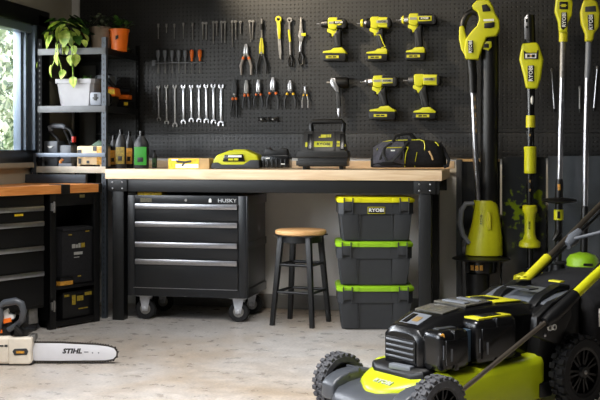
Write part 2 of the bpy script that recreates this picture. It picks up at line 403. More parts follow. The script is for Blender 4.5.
# ------------------------------------------------------------------ rolling drawer cabinet
YC = 5.775
cl, cr_ = PY(127.5, 195, YC).x, PY(246, 195, YC).x
cab = thing('rolling_tool_cabinet', 'black four-drawer steel tool cabinet on casters under the workbench', 'tool cabinet', ((cl+cr_)/2, YC, 0))
hw = (cr_-cl)/2; cd = .46; zb, zt = .145, .735
m = MB(); m.bx(-hw, hw, .012, cd, zb, zt, .004); m.bx(-hw, -hw+.045, 0, .014, zb, zt, .003); m.bx(hw-.045, hw, 0, .014, zb, zt, .003)
m.bx(-hw+.044, hw-.044, .0006, .014, zb, zb+.05, .002); m.bx(-hw+.044, hw-.044, .0006, .014, zt-.052, zt, .002)
m.bx(hw-.001, hw+.008, .005, cd, zt-.055, zt, .003); m.bx(hw-.001, hw+.008, .005, cd, zb+.28, zb+.325, .003); m.bx(hw-.001, hw+.008, .005, cd, zb, zb+.05, .003)
m.bx(hw+.001, hw+.009, .001, .03, zb+.001, zt-.001, .003)
m.build('carcass', CABK, cab)
zz = lambda y: H-(y-HY)*(YC*cs*1.0+.36)/F
def zc(y): return zt-(y-195.5)*(zt-zb)/(298.3-195.5)
for i, (a, b) in enumerate(((204, 221), (222.3, 242), (243, 259.5), (260.5, 290))):
    dr = MB().bx(-hw+.048, hw-.048, -.002, .02, zc(b), zc(a), .003).build('drawer', CABK, cab)
    MB().bx(-hw+.05, hw-.05, -.016, -.001, zc(a+5.4), zc(a), .005).build('handle', SILV, dr)
MB().bx(-hw+.04, hw-.05, -.006, 0, zb+.047, zb+.05).build('lower_trim', SILV, cab)
text('HUSKY', .03, mat('pale_grey_print', (186, 188, 190), .5), cab, TM(hw-.112, -.0015, zt-.028), .0008, .0002, 'brand_lettering', 1.2)
m = MB(); m.bx(hw-.222, hw-.206, -.0025, 0, zt-.038, zt-.020); m.bx(hw-.218, hw-.21, -.0025, 0, zt-.02, zt-.014); m.build('badge', PAPW, cab)
m = MB(); m.bx(-hw+.08, -hw+.15, -.002, 0, zt-.04, zt-.016); m.build('sticker', mat('pale_sticker', (84, 80, 62), .5, 0, .4, .5, 120), cab)
MB().cyl((0, -.004, zt-.026), (0, .004, zt-.026), .008).build('lock', DSILV, cab)
m = MB().bx(-hw+.05, -hw+.2, .03, .13, zt, zt+.018, .003).build('yellow_box', LABY, None, cab.location)
tag(m, 'flat yellow box lying on top of the rolling drawer cabinet', 'box')
for x in (-hw+.09, hw-.06):
    for y in (.07, cd-.08):
        c = MB(); c.bx(x-.05, x+.05, y-.045, y+.045, zb-.008, zb, .002)
        c.prism([(x-.034, zb-.006), (x+.034, zb-.006), (x+.015, .05), (x-.015, .05)], y-.024, y-.021); c.prism([(x-.034, zb-.006), (x+.034, zb-.006), (x+.015, .05), (x-.015, .05)], y+.021, y+.024)
        c.ball((x, y-.026, .062), (.014, .006, .014), u=12, v=8)
        cst = c.build('caster', ZINC, cab)
        m = MB(); T = Matrix.Translation((x, y, .0605)) @ Matrix.Rotation(R(90), 4, 'X')
        m.lathe([(0, -.016), (.035, -.016), (.045, -.019), (.056, -.018), (.0605, -.01), (.0605, .01), (.056, .018), (.045, .019), (.035, .016), (0, .016)], 28, T)
        m.build('wheel', RUB, cst)
        m = MB(); m.lathe([(0, -.0185), (.03, -.0185), (.032, -.0165), (.032, .0165), (.03, .0185), (0, .0185)], 24, T); m.build('hub', DSILV, cst)
# ------------------------------------------------------------------ stool
sc_ = PD(300.8, 0, 5.995)
st = thing('stool', 'round honey-wood bar stool on black metal legs', 'stool', (sc_.x, sc_.y, 0), R(-11.7))
SH = .543
m = MB(); m.lathe([(0, SH-.03), (.135, SH-.03), (.146, SH-.024), (.149, SH-.014), (.146, SH-.004), (.138, SH), (0, SH)], 40); m.build('seat', SEATW, st)
m = MB(); m.lathe([(.118, SH-.072), (.122, SH-.072), (.122, SH-.03), (.118, SH-.03)], 36); m.bx(-.12, .12, -.12, .12, SH-.036, SH-.031); m.build('apron', STEELK, st)
def legp(sx, sy, z): k = 1-z/SH; r = .083+.041*k; return Vector((sx*r, sy*r, z))
for sx, sy in ((-1, -1), (1, -1), (1, 1), (-1, 1)):
    m = MB(); a = legp(sx, sy, 0); b = legp(sx, sy, SH-.035)
    q = lambda p, s: [p+Vector((-s, -s, 0)), p+Vector((s, -s, 0)), p+Vector((s, s, 0)), p+Vector((-s, s, 0))]
    m.loft([q(a, .0125), q(b, .0155)], None, True, .003); m.build('leg', STEELK, st)
for z in (.19, .345):
    for (a, b) in (((-1, -1), (1, -1)), ((1, -1), (1, 1)), ((1, 1), (-1, 1)), ((-1, 1), (-1, -1))):
        MB().tube([legp(*a, z), legp(*b, z)], .0085, 8).build('rung', STEELK, st)
# ------------------------------------------------------------------ storage bins
bz0 = 0; bh = .2465
base = PZ(375.5, 330, 0)
for i, lb in enumerate(('bottom charcoal storage bin of the stack with lime lid standing on the floor',
                        'middle charcoal storage bin of the stack with lime lid',
                        'topmost charcoal storage bin with yellow lid and a maker badge on its front')):
    dx = (0, -.006, .004)[i]
    b = thing('storage_bin', lb, 'storage bin', (base.x+dx*cs, base.y+dx*sn, i*bh), YAW+R((0, -.6, .8)[i]), 'storage bins stacked under the bench')
    tw, bw, td = .205, .186, .29
    z1 = bh-.031
    def ring(w, d0, d1, z, c=.022):
        return [(-w+c, d0, z), (w-c, d0, z), (w, d0+c, z), (w, d1-c, z), (w-c, d1, z), (-w+c, d1, z), (-w, d1-c, z), (-w, d0+c, z)]
    m = MB(); m.loft([ring(bw, .012, td-.01, .003), ring(tw-.004, 0, td, z1*.72), ring(tw-.004, -.0, td, z1*.98)])
    m.loft([ring(tw+.004, -.009, td+.008, z1*.70, .026), ring(tw+.004, -.009, td+.008, z1+.001, .026)])
    m.build('body', CHAR, b)
    # raised side panels that leave the tapered middle of the front recessed
    for s in (-1, 1):
        m = MB(); lo, hi = (.095, .178), (.1, .198)
        t = [(s*lo[0], .008), (s*lo[1], .008), (s*hi[1], z1*.7), (s*hi[0], z1*.7)]
        t2 = [Vector((x, .012-.012*(z/(z1*.7))-.007, z)) for x, z in t]; t3 = [v+Vector((0, .02, 0)) for v in t2]
        m.loft([t2, t3], None, True, .002)
        xk = s*.112
        m.loft([[(s*.093, .003, .008), (s*.097, .003, .008), (s*.097, .02, .008), (s*.093, .02, .008)], [(s*.083, -.012, z1*.98), (s*.088, -.012, z1*.98), (s*.088, .01, z1*.98), (s*.083, .01, z1*.98)]])
        m.build('front_rib', CHAR, b)
    L = LIMEY if i == 2 else GREEN
    m = MB(); m.loft([ring(.214, -.016, td+.014, z1, .03), ring(.216, -.018, td+.016, z1+.006, .03), ring(.216, -.018, td+.016, bh-.012, .03), ring(.208, -.01, td+.008, bh-.003, .03), ring(.19, .01, td-.01, bh-.002, .03)])
    for x in (-.105, .105): m.bx(x-.016, x+.016, -.022, -.01, z1+.002, bh-.006, .003)
    m.build('lid', L, b)
    for x in (-.155, .155):
        m = MB(); m.bx(x-.025, x+.025, -.024, -.006, z1-.045, z1+.006, .004); m.bx(x-.027, x-.021, -.026, -.012, z1-.06, bh-.004, .002); m.bx(x+.021, x+.027, -.026, -.012, z1-.06, bh-.004, .002)
        m.build('latch', CHAR, b)
    if i == 2:
        m = MB().bx(-.048, .048, -.013, -.008, z1-.062, z1-.024, .001).build('badge', LIMED, b)
        MB().bx(-.045, .045, -.0145, -.0125, z1-.059, z1-.027).build('badge_panel', BLACK, m)
        text('RYOBI', .027, PAPW, m, TM(0, -.015, z1-.043), .0005, .0008, 'badge_lettering', 1.12)
# ------------------------------------------------------------------ corner shelving
PALEB = mat('cream_shelf_edge', (196, 186, 168), .5, 0, .4, .12, 14)  # lowest beam edge paler: reflected light put into its colour
YS0, YS1 = 5.80, 6.36
sxr, sxl = -2.412, PY(38, 100, YS0).x
sh = thing('shelving_unit', 'grey steel slotted-post shelving unit in the corner by the window', 'shelving', ((sxl+sxr)/2, YS0, 0))
wx = (sxr-sxl)/2; dy = YS1-YS0
def post(x, y, z0, z1, nm='post', mt=GALV):
    m = MB(); s = 1 if x < 0 else -1
    m.bx(x-.014, x+.014, y-.002, y, z0, z1); m.bx(x-s*.014, x-s*.012, y, y+.03 if y < .3 else y-.03, z0, z1)
    m.mi = 1; z = z0+.03
    while z < z1-.02:
        m.bx(x-.0035, x+.0035, y-.0032, y-.0019, z, z+.013); z += .032
    return m.build(nm, [mt, BLACK], sh)
ztop = PY(104, 37, YS0).z
for x in (-wx+.012, wx-.012):
    for y in (0, dy): post(x, y, 0, ztop if x > 0 else PY(37, 39, YS0).z, 'post', GALV if x > 0 and y == 0 else POSTK)
zs1, zs2, zs3 = PY(104, 48, YS0).z, PY(104, 106, YS0).z, PY(104, 167, YS0).z
for z, h in ((zs1, .036), (zs2, .036), (zs3, .036)):
    xa = -wx if z != zs3 else max(PY(24, 160, YS0).x, XL+.01)-sh.location.x
    m = MB(); m.bx(xa, wx-.026 if False else wx, -.008 if False else .002, dy, z-.014, z, .001)
    shf = m.build('shelf_board', mat('shelf_board', (52, 50, 48), .6, 0, .4, .15, 10), sh)
    m = MB(); m.bx(xa, wx, -.006, -.001, z-h, z+.003, .001); m.mi = 1; m.bx(wx-.004, wx+.001, 0, dy, z-h, z+.003, .001); m.bx(xa, wx, dy, dy+.003, z-h, z+.003)
    m.build('shelf_beam', [PALEB if z == zs3 else BEAM, STEELK], shf)  # side and rear beams black: their shade is put into the colour
xa = max(PY(26, 160, YS0).x, XL+.03)-sh.location.x
m = MB(); m.bx(xa, wx, -.012, -.004, PY(104, 157, YS0).z, PY(104, 153, YS0).z, .001); m.build('guard_rail', mat('blue_grey_rail', (112, 122, 134), .42, .2), sh)
m = MB(); m.bx(xa-.02, xa+.016, -.014, -.006, .80, PY(25, 153, YS0).z, .001); m.mi = 1
for y in (156, 164, 173): m.ball((xa-.005, -.015, PY(25, y, YS0).z), (.004, .003, .004), u=8, v=6)
m.build('short_post', [GALV, SILV], sh)
m = MB(); m.bx(-wx+.02, wx-.3, dy-.004, dy-.002, 0.7, ztop-.12); m.build('back_panel', mat('grey_back_panel', (90, 88, 84), .6, 0, .4), sh)
# ------------------------------------------------------------------ left bench
BA = Vector((-2.398, 5.70, 0)); DV = Vector((.397, .918, 0)).normalized(); NV = Vector((DV.y, -DV.x, 0)); LZ = math.atan2(DV.y, DV.x)
def PL(px, py, off=0):                     # local x (0 at far end) and z on the cabinet front
    d = ray(px, py); o = Vector((0, 0, H)); p0 = BA+NV*off
    t = (p0-o).dot(NV)/d.dot(NV); p = o+d*t
    return (p-BA).dot(DV), p.z
lb_ = thing('worktop_bench', 'side worktop of orange-brown timber under the window', 'worktop', BA, LZ)
zt2 = .803
m = MB(); loc = lambda X, Y: ((Vector((X, Y, 0))-BA).dot(DV), -(Vector((X, Y, 0))-BA).dot(NV))
out = [(0, 0), loc(-2.44, 5.775), loc(XL+.01, 5.775), loc(XL+.01, 4.66), (-1.15, .0)]
t = bmesh.new(); a = [t.verts.new((x, y, zt2-.047)) for x, y in out]; b = [t.verts.new((x, y, zt2)) for x, y in out]
t.faces.new(a[::-1]); t.faces.new(b)
for i in range(5): t.faces.new((a[i], a[(i+1) % 5], b[(i+1) % 5], b[i]))
m._add(t, None, .003); m.build('worktop', OAK, lb_)
xa, xb = PL(61, 188)[0], PL(69.5, 188)[0]
MB().bx(xa, xb, -.006, .1, zt2-.05, zt2+.003, .002).build('corner_bracket', BLACK, lb_)
xa, xb = PL(98.5, 188)[0], 0
MB().bx(xa, xb+.004, -.004, .1, zt2-.05, zt2+.002, .002).build('end_bracket', BLACK, lb_)
MB().bx(PL(80, 197)[0], PL(84.6, 197)[0], -.0012, .004, zt2-.075, zt2-.058, .0005).build('name_plate', mat('dull_brass_plate', (120, 108, 70), .4, .4), lb_)
# drawer cabinet
x1 = PL(47, 250)[0]; x0 = x1-.5; zb2 = .13; zt3 = zt2-.047
dc = thing('drawer_cabinet', 'black enamelled drawer cabinet with steel handles at the left edge under the side worktop', 'tool cabinet', BA+DV*((x0+x1)/2)-NV*.02, LZ)
cw = (x1-x0)/2; cdp = .2
off = -.02
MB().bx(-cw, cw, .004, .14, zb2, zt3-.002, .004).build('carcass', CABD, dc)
def zl(y, px=22): return PL(px, y, off)[1]
ys = [(207, 212), (222.5, 227.5), (247.5, 252.5), (273.5, 278.5)]
zhs = [(PL(22, a, 0)[1], PL(22, b, 0)[1]) for a, b in ys]
for i, (za, zb_) in enumerate(zhs):
    zn = zhs[i+1][0]+.004 if i < 3 else zb2+.02
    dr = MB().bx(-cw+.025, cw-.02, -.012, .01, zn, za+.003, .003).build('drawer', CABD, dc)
    MB().bx(-cw+.03, cw-.022, -.027, -.012, zb_, za, .005).build('handle', SILV, dr)
    if i == 0: MB().bx(PL(15.5, 215)[0]-(x0+x1)/2, PL(24, 215)[0]-(x0+x1)/2, -.0135, -.012, PL(20, 216.2)[1], PL(20, 214)[1]).build('sticker', LABY, dr)
for x in (-cw+.08, cw-.06):
    for y in (.05, .11):
        cst = MB().bx(x-.03, x+.03, y-.03, y+.03, .045, zb2, .004).build('caster', DSILV, dc)
        T = Matrix.Translation((x, y, .05)) @ Matrix.Rotation(R(90), 4, 'X')
        MB().lathe([(0, -.02), (.045, -.02), (.05, -.014), (.05, .014), (.045, .02), (0, .02)], 24, T).build('wheel', RUB, cst)
# open cupboard with its door frame
x2, x3 = PL(51, 250)[0], -.004
oc = thing('open_cupboard', 'black open-fronted cupboard holding dark tool bags at the far end of the side worktop', 'cupboard', BA+DV*((x2+x3)/2)-NV*.015, LZ)
ow = (x3-x2)/2; zo = .05
m = MB(); dpt = .2
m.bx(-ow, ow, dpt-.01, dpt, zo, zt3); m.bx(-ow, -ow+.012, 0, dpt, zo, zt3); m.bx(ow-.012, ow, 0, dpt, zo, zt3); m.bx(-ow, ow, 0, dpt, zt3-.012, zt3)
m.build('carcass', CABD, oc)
MB().bx(-ow, -ow+.045, -.008, .02, 0, zt3, .003).build('upright', CABD, oc)
MB().bx(ow-.045, ow, -.008, .02, 0, zt3, .003).build('upright', CABD, oc)
MB().bx(-ow+.045, ow-.045, -.006, .01, zt3-.07, zt3, .003).build('top_rail', CABD, oc)
zsh1, zsh0 = PL(80, 284)[1], PL(80, 318)[1]
MB().bx(-ow+.045, ow-.045, -.006, dpt-.01, zsh1-.018, zsh1, .002).build('shelf', CABD, oc)
MB().bx(-ow+.045, ow-.045, -.006, dpt-.01, zsh0-.03, zsh0, .002).build('shelf', CABD, oc)
for z in (PL(54, 207)[1], PL(54, 306)[1]):
    m = MB(); m.bx(-ow+.002, -ow+.03, -.022, -.006, z-.022, z+.022, .004); m.cyl((-ow+.016, -.024, z-.03), (-ow+.016, -.024, z+.03), .006); m.build('hinge', DSILV, oc)
ocx = (x2+x3)/2
def inbay(name, lb, pxa, pxb, zbase, ztop, dp, mt, y=.012, bev=.01):
    xa, xb = PL(pxa, 250)[0]-ocx, PL(pxb, 250)[0]-ocx
    t = thing(name, lb, 'tool case' if 'case' in name else 'bag', oc.matrix_basis @ Vector(((xa+xb)/2, y, zbase)), LZ)
    w_ = (xb-xa)/2
    MB().bx(-w_, w_, 0, dp, 0, ztop-zbase, bev).build('body', mt, t); return t, w_, ztop-zbase
bpy.context.view_layer.update()
t, w_, h_ = inbay('tool_bag', 'black bag with white and yellow print hanging in the open cupboard', 65.5, 96, zsh1, PL(80, 227)[1], .1, FABD, .012, .012)
bars('print', [(-.045, -.02, h_*.63, h_*.7), (-.016, .0, h_*.63, h_*.69), (.004, .02, h_*.63, h_*.71), (-.03, .035, h_*.51, h_*.56), (-.03, .01, h_*.46, h_*.475)], mat('worn_pale_print', (150, 150, 146), .6), t, Matrix.Translation((0, -.002, 0)))
bars('yellow_print', [(.024, .052, h_*.63, h_*.71)], LABYK, t, Matrix.Translation((0, -.002, 0)))
m = MB(); m.bx(-w_*.6, -w_*.4, -.0025, 0, h_*.86, h_*.88); m.bx(w_*.5, w_*.75, -.0025, 0, h_*.9, h_*.92); m.bx(.0, w_*.2, -.0025, 0, h_*.12, h_*.14); m.build('stitching', LABYK, t)
MB().bx(-w_*1.0, w_*1.0, -.006, .05, h_*.93, h_*.99, .004).build('flap', FABD, t)
t, w_, h_ = inbay('tool_case', 'black case with yellow stickers on the lower shelf of the open cupboard', 66, 97, zsh0, PL(80, 291)[1], .14, BLACK)
for i, (a, b, c, d) in enumerate(((-.9, -.6, .82, .9), (-.42, -.2, .5, .85), (-.1, .3, .62, .8), (.4, .85, .78, .9), (0, .6, .3, .34))):
    MB().bx(a*w_, b*w_, -.002, 0, c*h_, d*h_).build('sticker', LABYK, t)
t, w_, h_ = inbay('small_tool_case', 'small black and amber case on the middle shelf of the open cupboard', 62, 75, zsh1, zsh1+.045, .1, LABO, -.002, .006)
MB().bx(-w_*1.02, w_*1.02, -.002, .1, h_*.55, h_*1.1, .004).build('lid', BLACK, t)
# long grey bar on the side worktop, below the shelf
a = PY(28, 183, 5.765); b = PY(88, 183, 5.765)
m = MB(); lw = (b.x-a.x)/2; m.bx(-lw, lw, 0, .03, 0, .052, .003); m.bx(-lw, lw, -.003, 0, .006, .012)
o = m.build('grey_channel', GALV, None, ((a.x+b.x)/2, 5.728, zt2)); tag(o, 'flat grey steel channel lying on the side worktop below the shelf', 'metal bar')
MIDG = mat('mid_grey_plastic', (82, 86, 92), .42)
SANDP = mat('sand_plastic', (230, 200, 154), .55, 0, .4, .1, 25)
TBK = mat('worn_black_plastic', (32, 31, 30), .4, 0, .5, .25, 50, .15)
LABYD = mat('dull_yellow_label', (124, 104, 30), .5, 0, .4, .5, 60)
# ------------------------------------------------------------------ things on the shelves
def frame(px, py, Y, z=None):
    o = PY(px, py, Y)
    if z is not None: o.z = z
    return o, (lambda x, y, d=0: PY(x, y, Y)-o+Vector((0, d, 0)))
def leaf(m, p, s, yaw, droop, roll=0, fold=.12):
    q = Euler((R(roll), R(droop), R(yaw)), 'XYZ').to_matrix()
    o = [(0, 0), (.16, .3), (.42, .36), (.7, .24), (1, 0), (.7, -.24), (.42, -.36), (.16, -.3)]
    P = [p+q @ Vector((x*s, y*s, (fold*abs(y)-.22*x*x)*s)) for x, y in o]
    mid = [p+q @ Vector((x*s, 0, (-.22*x*x)*s)) for x in (.3, .65)]
    bm = m.bm; V = [bm.verts.new(v) for v in P]; a, b = bm.verts.new(mid[0]), bm.verts.new(mid[1])
    for f in ((V[0], V[1], a), (V[1], V[2], a), (V[2], b, a), (V[2], V[3], b), (V[3], V[4], b), (V[4], V[5], b), (V[5], V[6], b), (V[6], a, b), (V[6], V[7], a), (V[7], V[0], a)):
        bm.faces.new(f)
def potp(m, r0, r1, h, lip=.012, n=32, sq=False):
    if sq: pass
    m.lathe([(0, 0), (r0, 0), (r1*.98, h-lip*2), (r1*1.05, h-lip*2), (r1*1.07, h), (r1*.97, h), (r1*.94, h-.02), (0, h-.02)], n)
# trailing pothos
YP = 5.93
o, q = frame(70, 48.5, YP, zs1)
t = thing('potted_pothos', 'trailing variegated pothos plant hanging over the front edge of the top shelf', 'plant', o)
m = MB(); potp(m, .075, .1, .135); m.build('pot', BLACK, t)
MB().lathe([(0, .118), (.093, .118)], 20).build('soil', SOIL, t)
lv = [(53, 24, 13, 190, 20), (70, 22.5, 13, 10, 10), (48, 41, 13, 215, 60), (57, 34, 14, 200, 70), (64, 38, 15, 260, 75), (71, 38, 14, 300, 70), (82, 26, 9, 20, 20), (87, 37, 9, 330, 40),
      (56, 59, 12, 250, 80), (50, 71, 11, 230, 80), (62, 74, 9, 250, 60), (70, 60, 9, 280, 80), (76, 60, 11, 290, 85), (73, 82, 10, 275, 85), (62, 50, 9, 240, 75), (66, 50, 8, 290, 70), (57, 48, 9, 230, 75), (74, 50, 8, 300, 80), (36.5, 65, 5, 200, 70),
      (60, 28, 12, 230, 40), (65, 28, 10, 60, 10), (77, 31, 11, 330, 30), (52, 32, 9, 200, 50), (85, 43, 8, 320, 50), (46, 36, 8, 190, 60)]
m = MB(); rnd = random.Random(3)
def qf(x, y, d=0): return PY(x, y, YP+d)-t.location
for px, py, s, yw, dr in lv:
    p = qf(px, py, -.17+rnd.uniform(-.03, .05)); sz = s*.0072; ro = rnd.uniform(-25, 25); dv = Euler((R(ro), R(dr), R(yw)), 'XYZ').to_matrix() @ Vector((sz*.5, 0, 0)); leaf(m, p-dv, sz, yw, dr, ro)
m.build('variegated_leaves', LEAFL, t)
m = MB()
for i in range(60):
    a = rnd.uniform(0, 360); r = rnd.uniform(.02, .12)
    p = Vector((r*math.cos(R(a)), r*math.sin(R(a))-.02, rnd.uniform(.12, .23)-r*.4)); leaf(m, p, rnd.uniform(.05, .085), a+rnd.uniform(-40, 40), rnd.uniform(-20, 60), rnd.uniform(-30, 30))
m.build('dark_leaves', LEAFD, t)
m = MB()
for pts in (((64, 36, 0), (60, 44, -.17), (58, 56, -.17), (61, 66, -.165), (62, 74, -.16)), ((72, 36, 0), (73, 46, -.17), (71, 60, -.17), (73, 70, -.165), (73, 84, -.16)), ((60, 36, -.05), (56, 44, -.17), (55, 58, -.17), (51, 71, -.16)), ((66, 38, -.05), (70, 44, -.17), (74, 52, -.17), (76, 62, -.165))):
    m.tube([qf(*p) for p in pts], .0025, 6)
m.build('vine_stem', LEAFL, t)
# clay pot, orange bucket
o, q = frame(101, 46.5, 6.02, zs1)
t = thing('potted_herb', 'taupe clay pot with a fine grey-green herb beside the orange bucket on the top shelf', 'plant', o)
m = MB(); potp(m, .052, .064, .15); m.build('pot', BROWN, t); MB().lathe([(0, .134), (.058, .134)], 20).build('soil', SOIL, t)
m = MB()
for i in range(110):
    a = rnd.uniform(0, 360); r = rnd.uniform(0, .07); leaf(m, Vector((r*math.cos(R(a)), r*math.sin(R(a)), .14+rnd.uniform(0, .085))), rnd.uniform(.02, .035), a, rnd.uniform(-50, 40))
m.build('foliage', leaf_mat('grey_green_leaf', (62, 74, 56), (120, 130, 104), 20), t)
o, q = frame(121, 49.5, 6.02, zs1)
t = thing('orange_bucket', 'orange plastic bucket planter with a black mark on the top shelf', 'bucket', (sxr-.055, o.y, zs1))
t.location.x = o.x-.012
m = MB(); potp(m, .047, .06, .135, .008); m.build('pot', ORANGE, t); MB().lathe([(0, .119), (.056, .119)], 20).build('soil', SOIL, t)
m = MB()
for s in (-1, 0, 1): m.bx(.006+s*.006, .010+s*.006, -.0605, -.05, .07+s*.004, .092+s*.002)
m.build('mark', BLACK, t)
m = MB()
for i in range(70):
    a = rnd.uniform(0, 360); r = rnd.uniform(0, .06); leaf(m, Vector((r*math.cos(R(a)), r*math.sin(R(a)), .12+rnd.uniform(0, .08))), rnd.uniform(.03, .05), a, rnd.uniform(-60, 20))
m.build('foliage', LEAFD, t)
o, q = frame(135, 53, 6.2, zs1)
t = thing('small_succulent', 'small green succulent in a dark dish behind the orange bucket on the top shelf', 'plant', (sxr-.06, 6.27, zs1))
m = MB(); m.lathe([(0, 0), (.035, 0), (.045, .03), (.04, .03), (0, .026)], 20); m.build('dish', BLACK, t)
m = MB()
for i in range(26):
    a = i*137.5; leaf(m, Vector((0, 0, .028+i*.0006)), .045-.001*i, a, 10-i*2.5)
m.build('foliage', LEAFL, t)
# mid shelf
o, q = frame(75, 105, 5.84, zs2)
t = thing('white_planter', 'square white plastic planter standing on the middle shelf below the pothos', 'planter', (o.x, 5.95, zs2))
def sq(r, z, c=.02): return [(-r+c, -r, z), (r-c, -r, z), (r, -r+c, z), (r, r-c, z), (r-c, r, z), (-r+c, r, z), (-r, r-c, z), (-r, -r+c, z)]
m = MB(); m.loft([sq(.102, 0), sq(.12, .14), sq(.128, .14), sq(.13, .166), sq(.122, .166), sq(.118, .145)]); m.build('pot', mat('planter_white', (158, 157, 160), .5), t)
MB().loft([sq(.11, .144), sq(.11, .146)]).build('soil', SOIL, t)
m = MB()
for i in range(14):
    a = rnd.uniform(0, 360); leaf(m, Vector((.05+rnd.uniform(-.03, .03), rnd.uniform(-.05, .05), .15)), rnd.uniform(.03, .05), a, rnd.uniform(-80, -40))
m.build('foliage', LEAFD, t)
o, q = frame(95.5, 105, 5.83, zs2)
t = thing('grey_clip_case', 'small grey case with a black latch between the white planter and the shelf post', 'tool case', (o.x, 5.83, zs2))
MB().bx(-.036, .036, 0, .14, .006, .085, .01).build('body', mat('pale_grey_plastic', (120, 124, 132), .4), t)
m = MB(); m.bx(-.01, .01, -.004, .0, .035, .075, .002); m.bx(-.018, .018, -.003, 0, .045, .055, .002); m.build('latch', BLACK, t); MB().bx(-.034, .034, .004, .14, 0, .03, .01).build('base', BLACK, t)
def toolish(name, lb, cat, px, Y, z, parts):
    o = PY(px, 100, Y); t = thing(name, lb, cat, (o.x, Y, z)); return t
t = thing('orange_power_saw', 'orange and black power tool behind the post on the middle shelf', 'power tool', (sxr-.1, 6.04, zs2))
m = MB(); m.prism([(-.09, .085), (-.085, .12), (-.03, .135), (.03, .13), (.075, .12), (.085, .07), (.03, .06), (-.03, .07)], -.05, .05, .008); m.build('housing', ORANGE, t)
m = MB(); m.bx(-.085, .06, -.045, .045, 0, .07, .012); m.cyl((.02, -.06, .05), (.02, .06, .05), .045); m.build('base', BLACK, t)
m = MB(); m.tube([(-.06, 0, .13), (-.05, 0, .165), (.02, 0, .17), (.06, 0, .12)], .014, 10); m.build('handle', BLACK, t)
MB().bx(.03, .08, -.054, -.05, .08, .11, .001).build('label', LABY, t)
t = thing('grey_battery_box', 'grey boxy battery charger standing behind the orange power tool', 'charger', (sxr-.17, 6.2, zs2))
MB().bx(-.05, .05, -.05, .05, 0, .21, .01).build('body', CHARL, t); MB().bx(-.04, .04, -.054, -.05, .13, .19, .002).build('panel', CHAR, t)
MB().bx(-.03, .03, -.03, .05, .21, .225, .004).build('cap', BLACK, t)
t = thing('cordless_sander', 'black and orange cordless sander at the rear of the middle shelf', 'power tool', (sxr-.07, 6.25, zs2))
m = MB(); m.bx(-.055, .055, -.06, .06, 0, .05, .01); m.tube([(-.04, 0, .05), (-.03, 0, .12), (.05, 0, .11)], [.03, .028, .024], 12); m.build('body', BLACK, t)
m = MB(); m.bx(-.05, .05, -.035, .035, .06, .09, .008); m.build('collar', ORANGE, t); MB().bx(.03, .055, -.062, -.055, .02, .04).build('label', LABY, t)
# lower tier
o, q = frame(60, 166, 5.86, zs3)
t = thing('transfer_pump', 'grey box-bodied tool with a curved carrying handle on the lowest shelf', 'power tool', (o.x, 5.9, zs3))
def qq(x, y, d=0): return PY(x, y, 5.9)-t.location+Vector((0, d, 0))
a = qq(47.5, 153); b = qq(61, 141)
m = MB(); m.bx(a.x, b.x, -.05, .07, a.z-.0, b.z, .008); m.bx(b.x-.005, qq(73, 150).x, -.03, .07, 0, qq(70, 145).z, .01); m.bx(a.x, b.x, -.05, .07, 0, a.z, .01)
m.build('body', MIDG, t)
m = MB(); c = qq(54, 146, -.052); m.prism([(c.x-.02, c.z), (c.x+.02, c.z), (c.x+.008, c.z-.012), (c.x-.008, c.z-.012)], -.056, -.05); m.build('badge', PAPW, t)
m = MB(); m.tube([qq(51, 131), qq(50, 127), qq(53, 126), qq(62, 126), qq(65, 127.5)], .0155, 10); m.build('grip', CHARL, t)
m = MB(); m.tube([qq(49.5, 127), qq(51, 133), qq(57, 138), qq(59, 142)], .012, 10); m.tube([qq(64, 127), qq(70, 130), qq(73, 136), qq(72, 143)], .012, 10); m.tube([qq(64, 130), qq(68, 138), qq(70, 144)], .008, 8); m.build('handle_arm', BLACK, t)
c = qq(74, 139); MB().bx(c.x-.006, c.x+.006, -.02, .02, c.z-.02, c.z+.015, .003).build('trigger', RED, t)
o, q = frame(37, 166, 5.84, zs3)
t = thing('grey_motor', 'rounded grey motor lump at the left end of the lowest shelf', 'tool part', (o.x, 5.86, zs3))
m = MB(); m.bx(-.045, .045, -.03, .05, 0, .045, .014); m.cyl((-.02, 0, .035), (.03, 0, .035), .028); m.build('body', CHARL, t)
MB().cyl((-.055, .0, .03), (-.045, 0, .03), .02).build('end_cap', CHAR, t)
for px_, lb, mt in ((66.5, 'brown-handled block plane in the shade of the lowest shelf', OAK), ):
    o = PY(px_, 166, 5.84); t = thing('block_plane', lb, 'hand tool', (o.x, 5.82, zs3)); t.location.x += .005
    MB().bx(-.04, .045, -.018, .018, 0, .02, .004).build('body', CHARL, t); MB().tube([(-.03, 0, .015), (-.036, 0, .03), (-.02, 0, .046)], .01, 8).build('handle', mt, t)
o, q = frame(90, 167, 5.85, zs3)
t = thing('cream_crate', 'cream and amber labelled crate on the lowest shelf beside the post', 'crate', (o.x-.002, 5.85, zs3))
def qq(x, y): return PY(x, y, 5.85)-t.location
a, b = qq(77, 167), qq(103, 146)
m = MB(); m.bx(a.x, b.x, 0, .2, .012, b.z, .005); m.bx(a.x, a.x+.02, 0, .2, 0, .02, .003); m.bx(b.x-.02, b.x, 0, .2, 0, .02, .003); m.build('body', SANDP, t)
MB().bx(a.x+.003, b.x-.002, -.004, .0, b.z*.48, b.z*.5, .001).build('seam', BROWN, t)
MB().bx(qq(97, 150).x, b.x+.003, -.005, 0, .014, b.z-.006, .001).build('side_label', LABO, t)
for (lx, ly, w1, w2, yy_, h1, h2) in ((79.5, 151, .012, .012, -.003, .022, .008), (95, 149, .012, .012, -.0055, .012, .016), (88, 162, .008, .008, -.003, .008, .008), (80, 161, .01, .008, -.003, .016, .016)):
    e = qq(lx, ly); MB().bx(e.x-w1, e.x+w2, yy_, 0, e.z-h1, e.z+h2).build('printed_label', CHAR, t)
t2 = thing('green_cloth', 'crumpled grey-green cloth draped on the cream crate', 'cloth', t.location+Vector((.03, .1, b.z)))
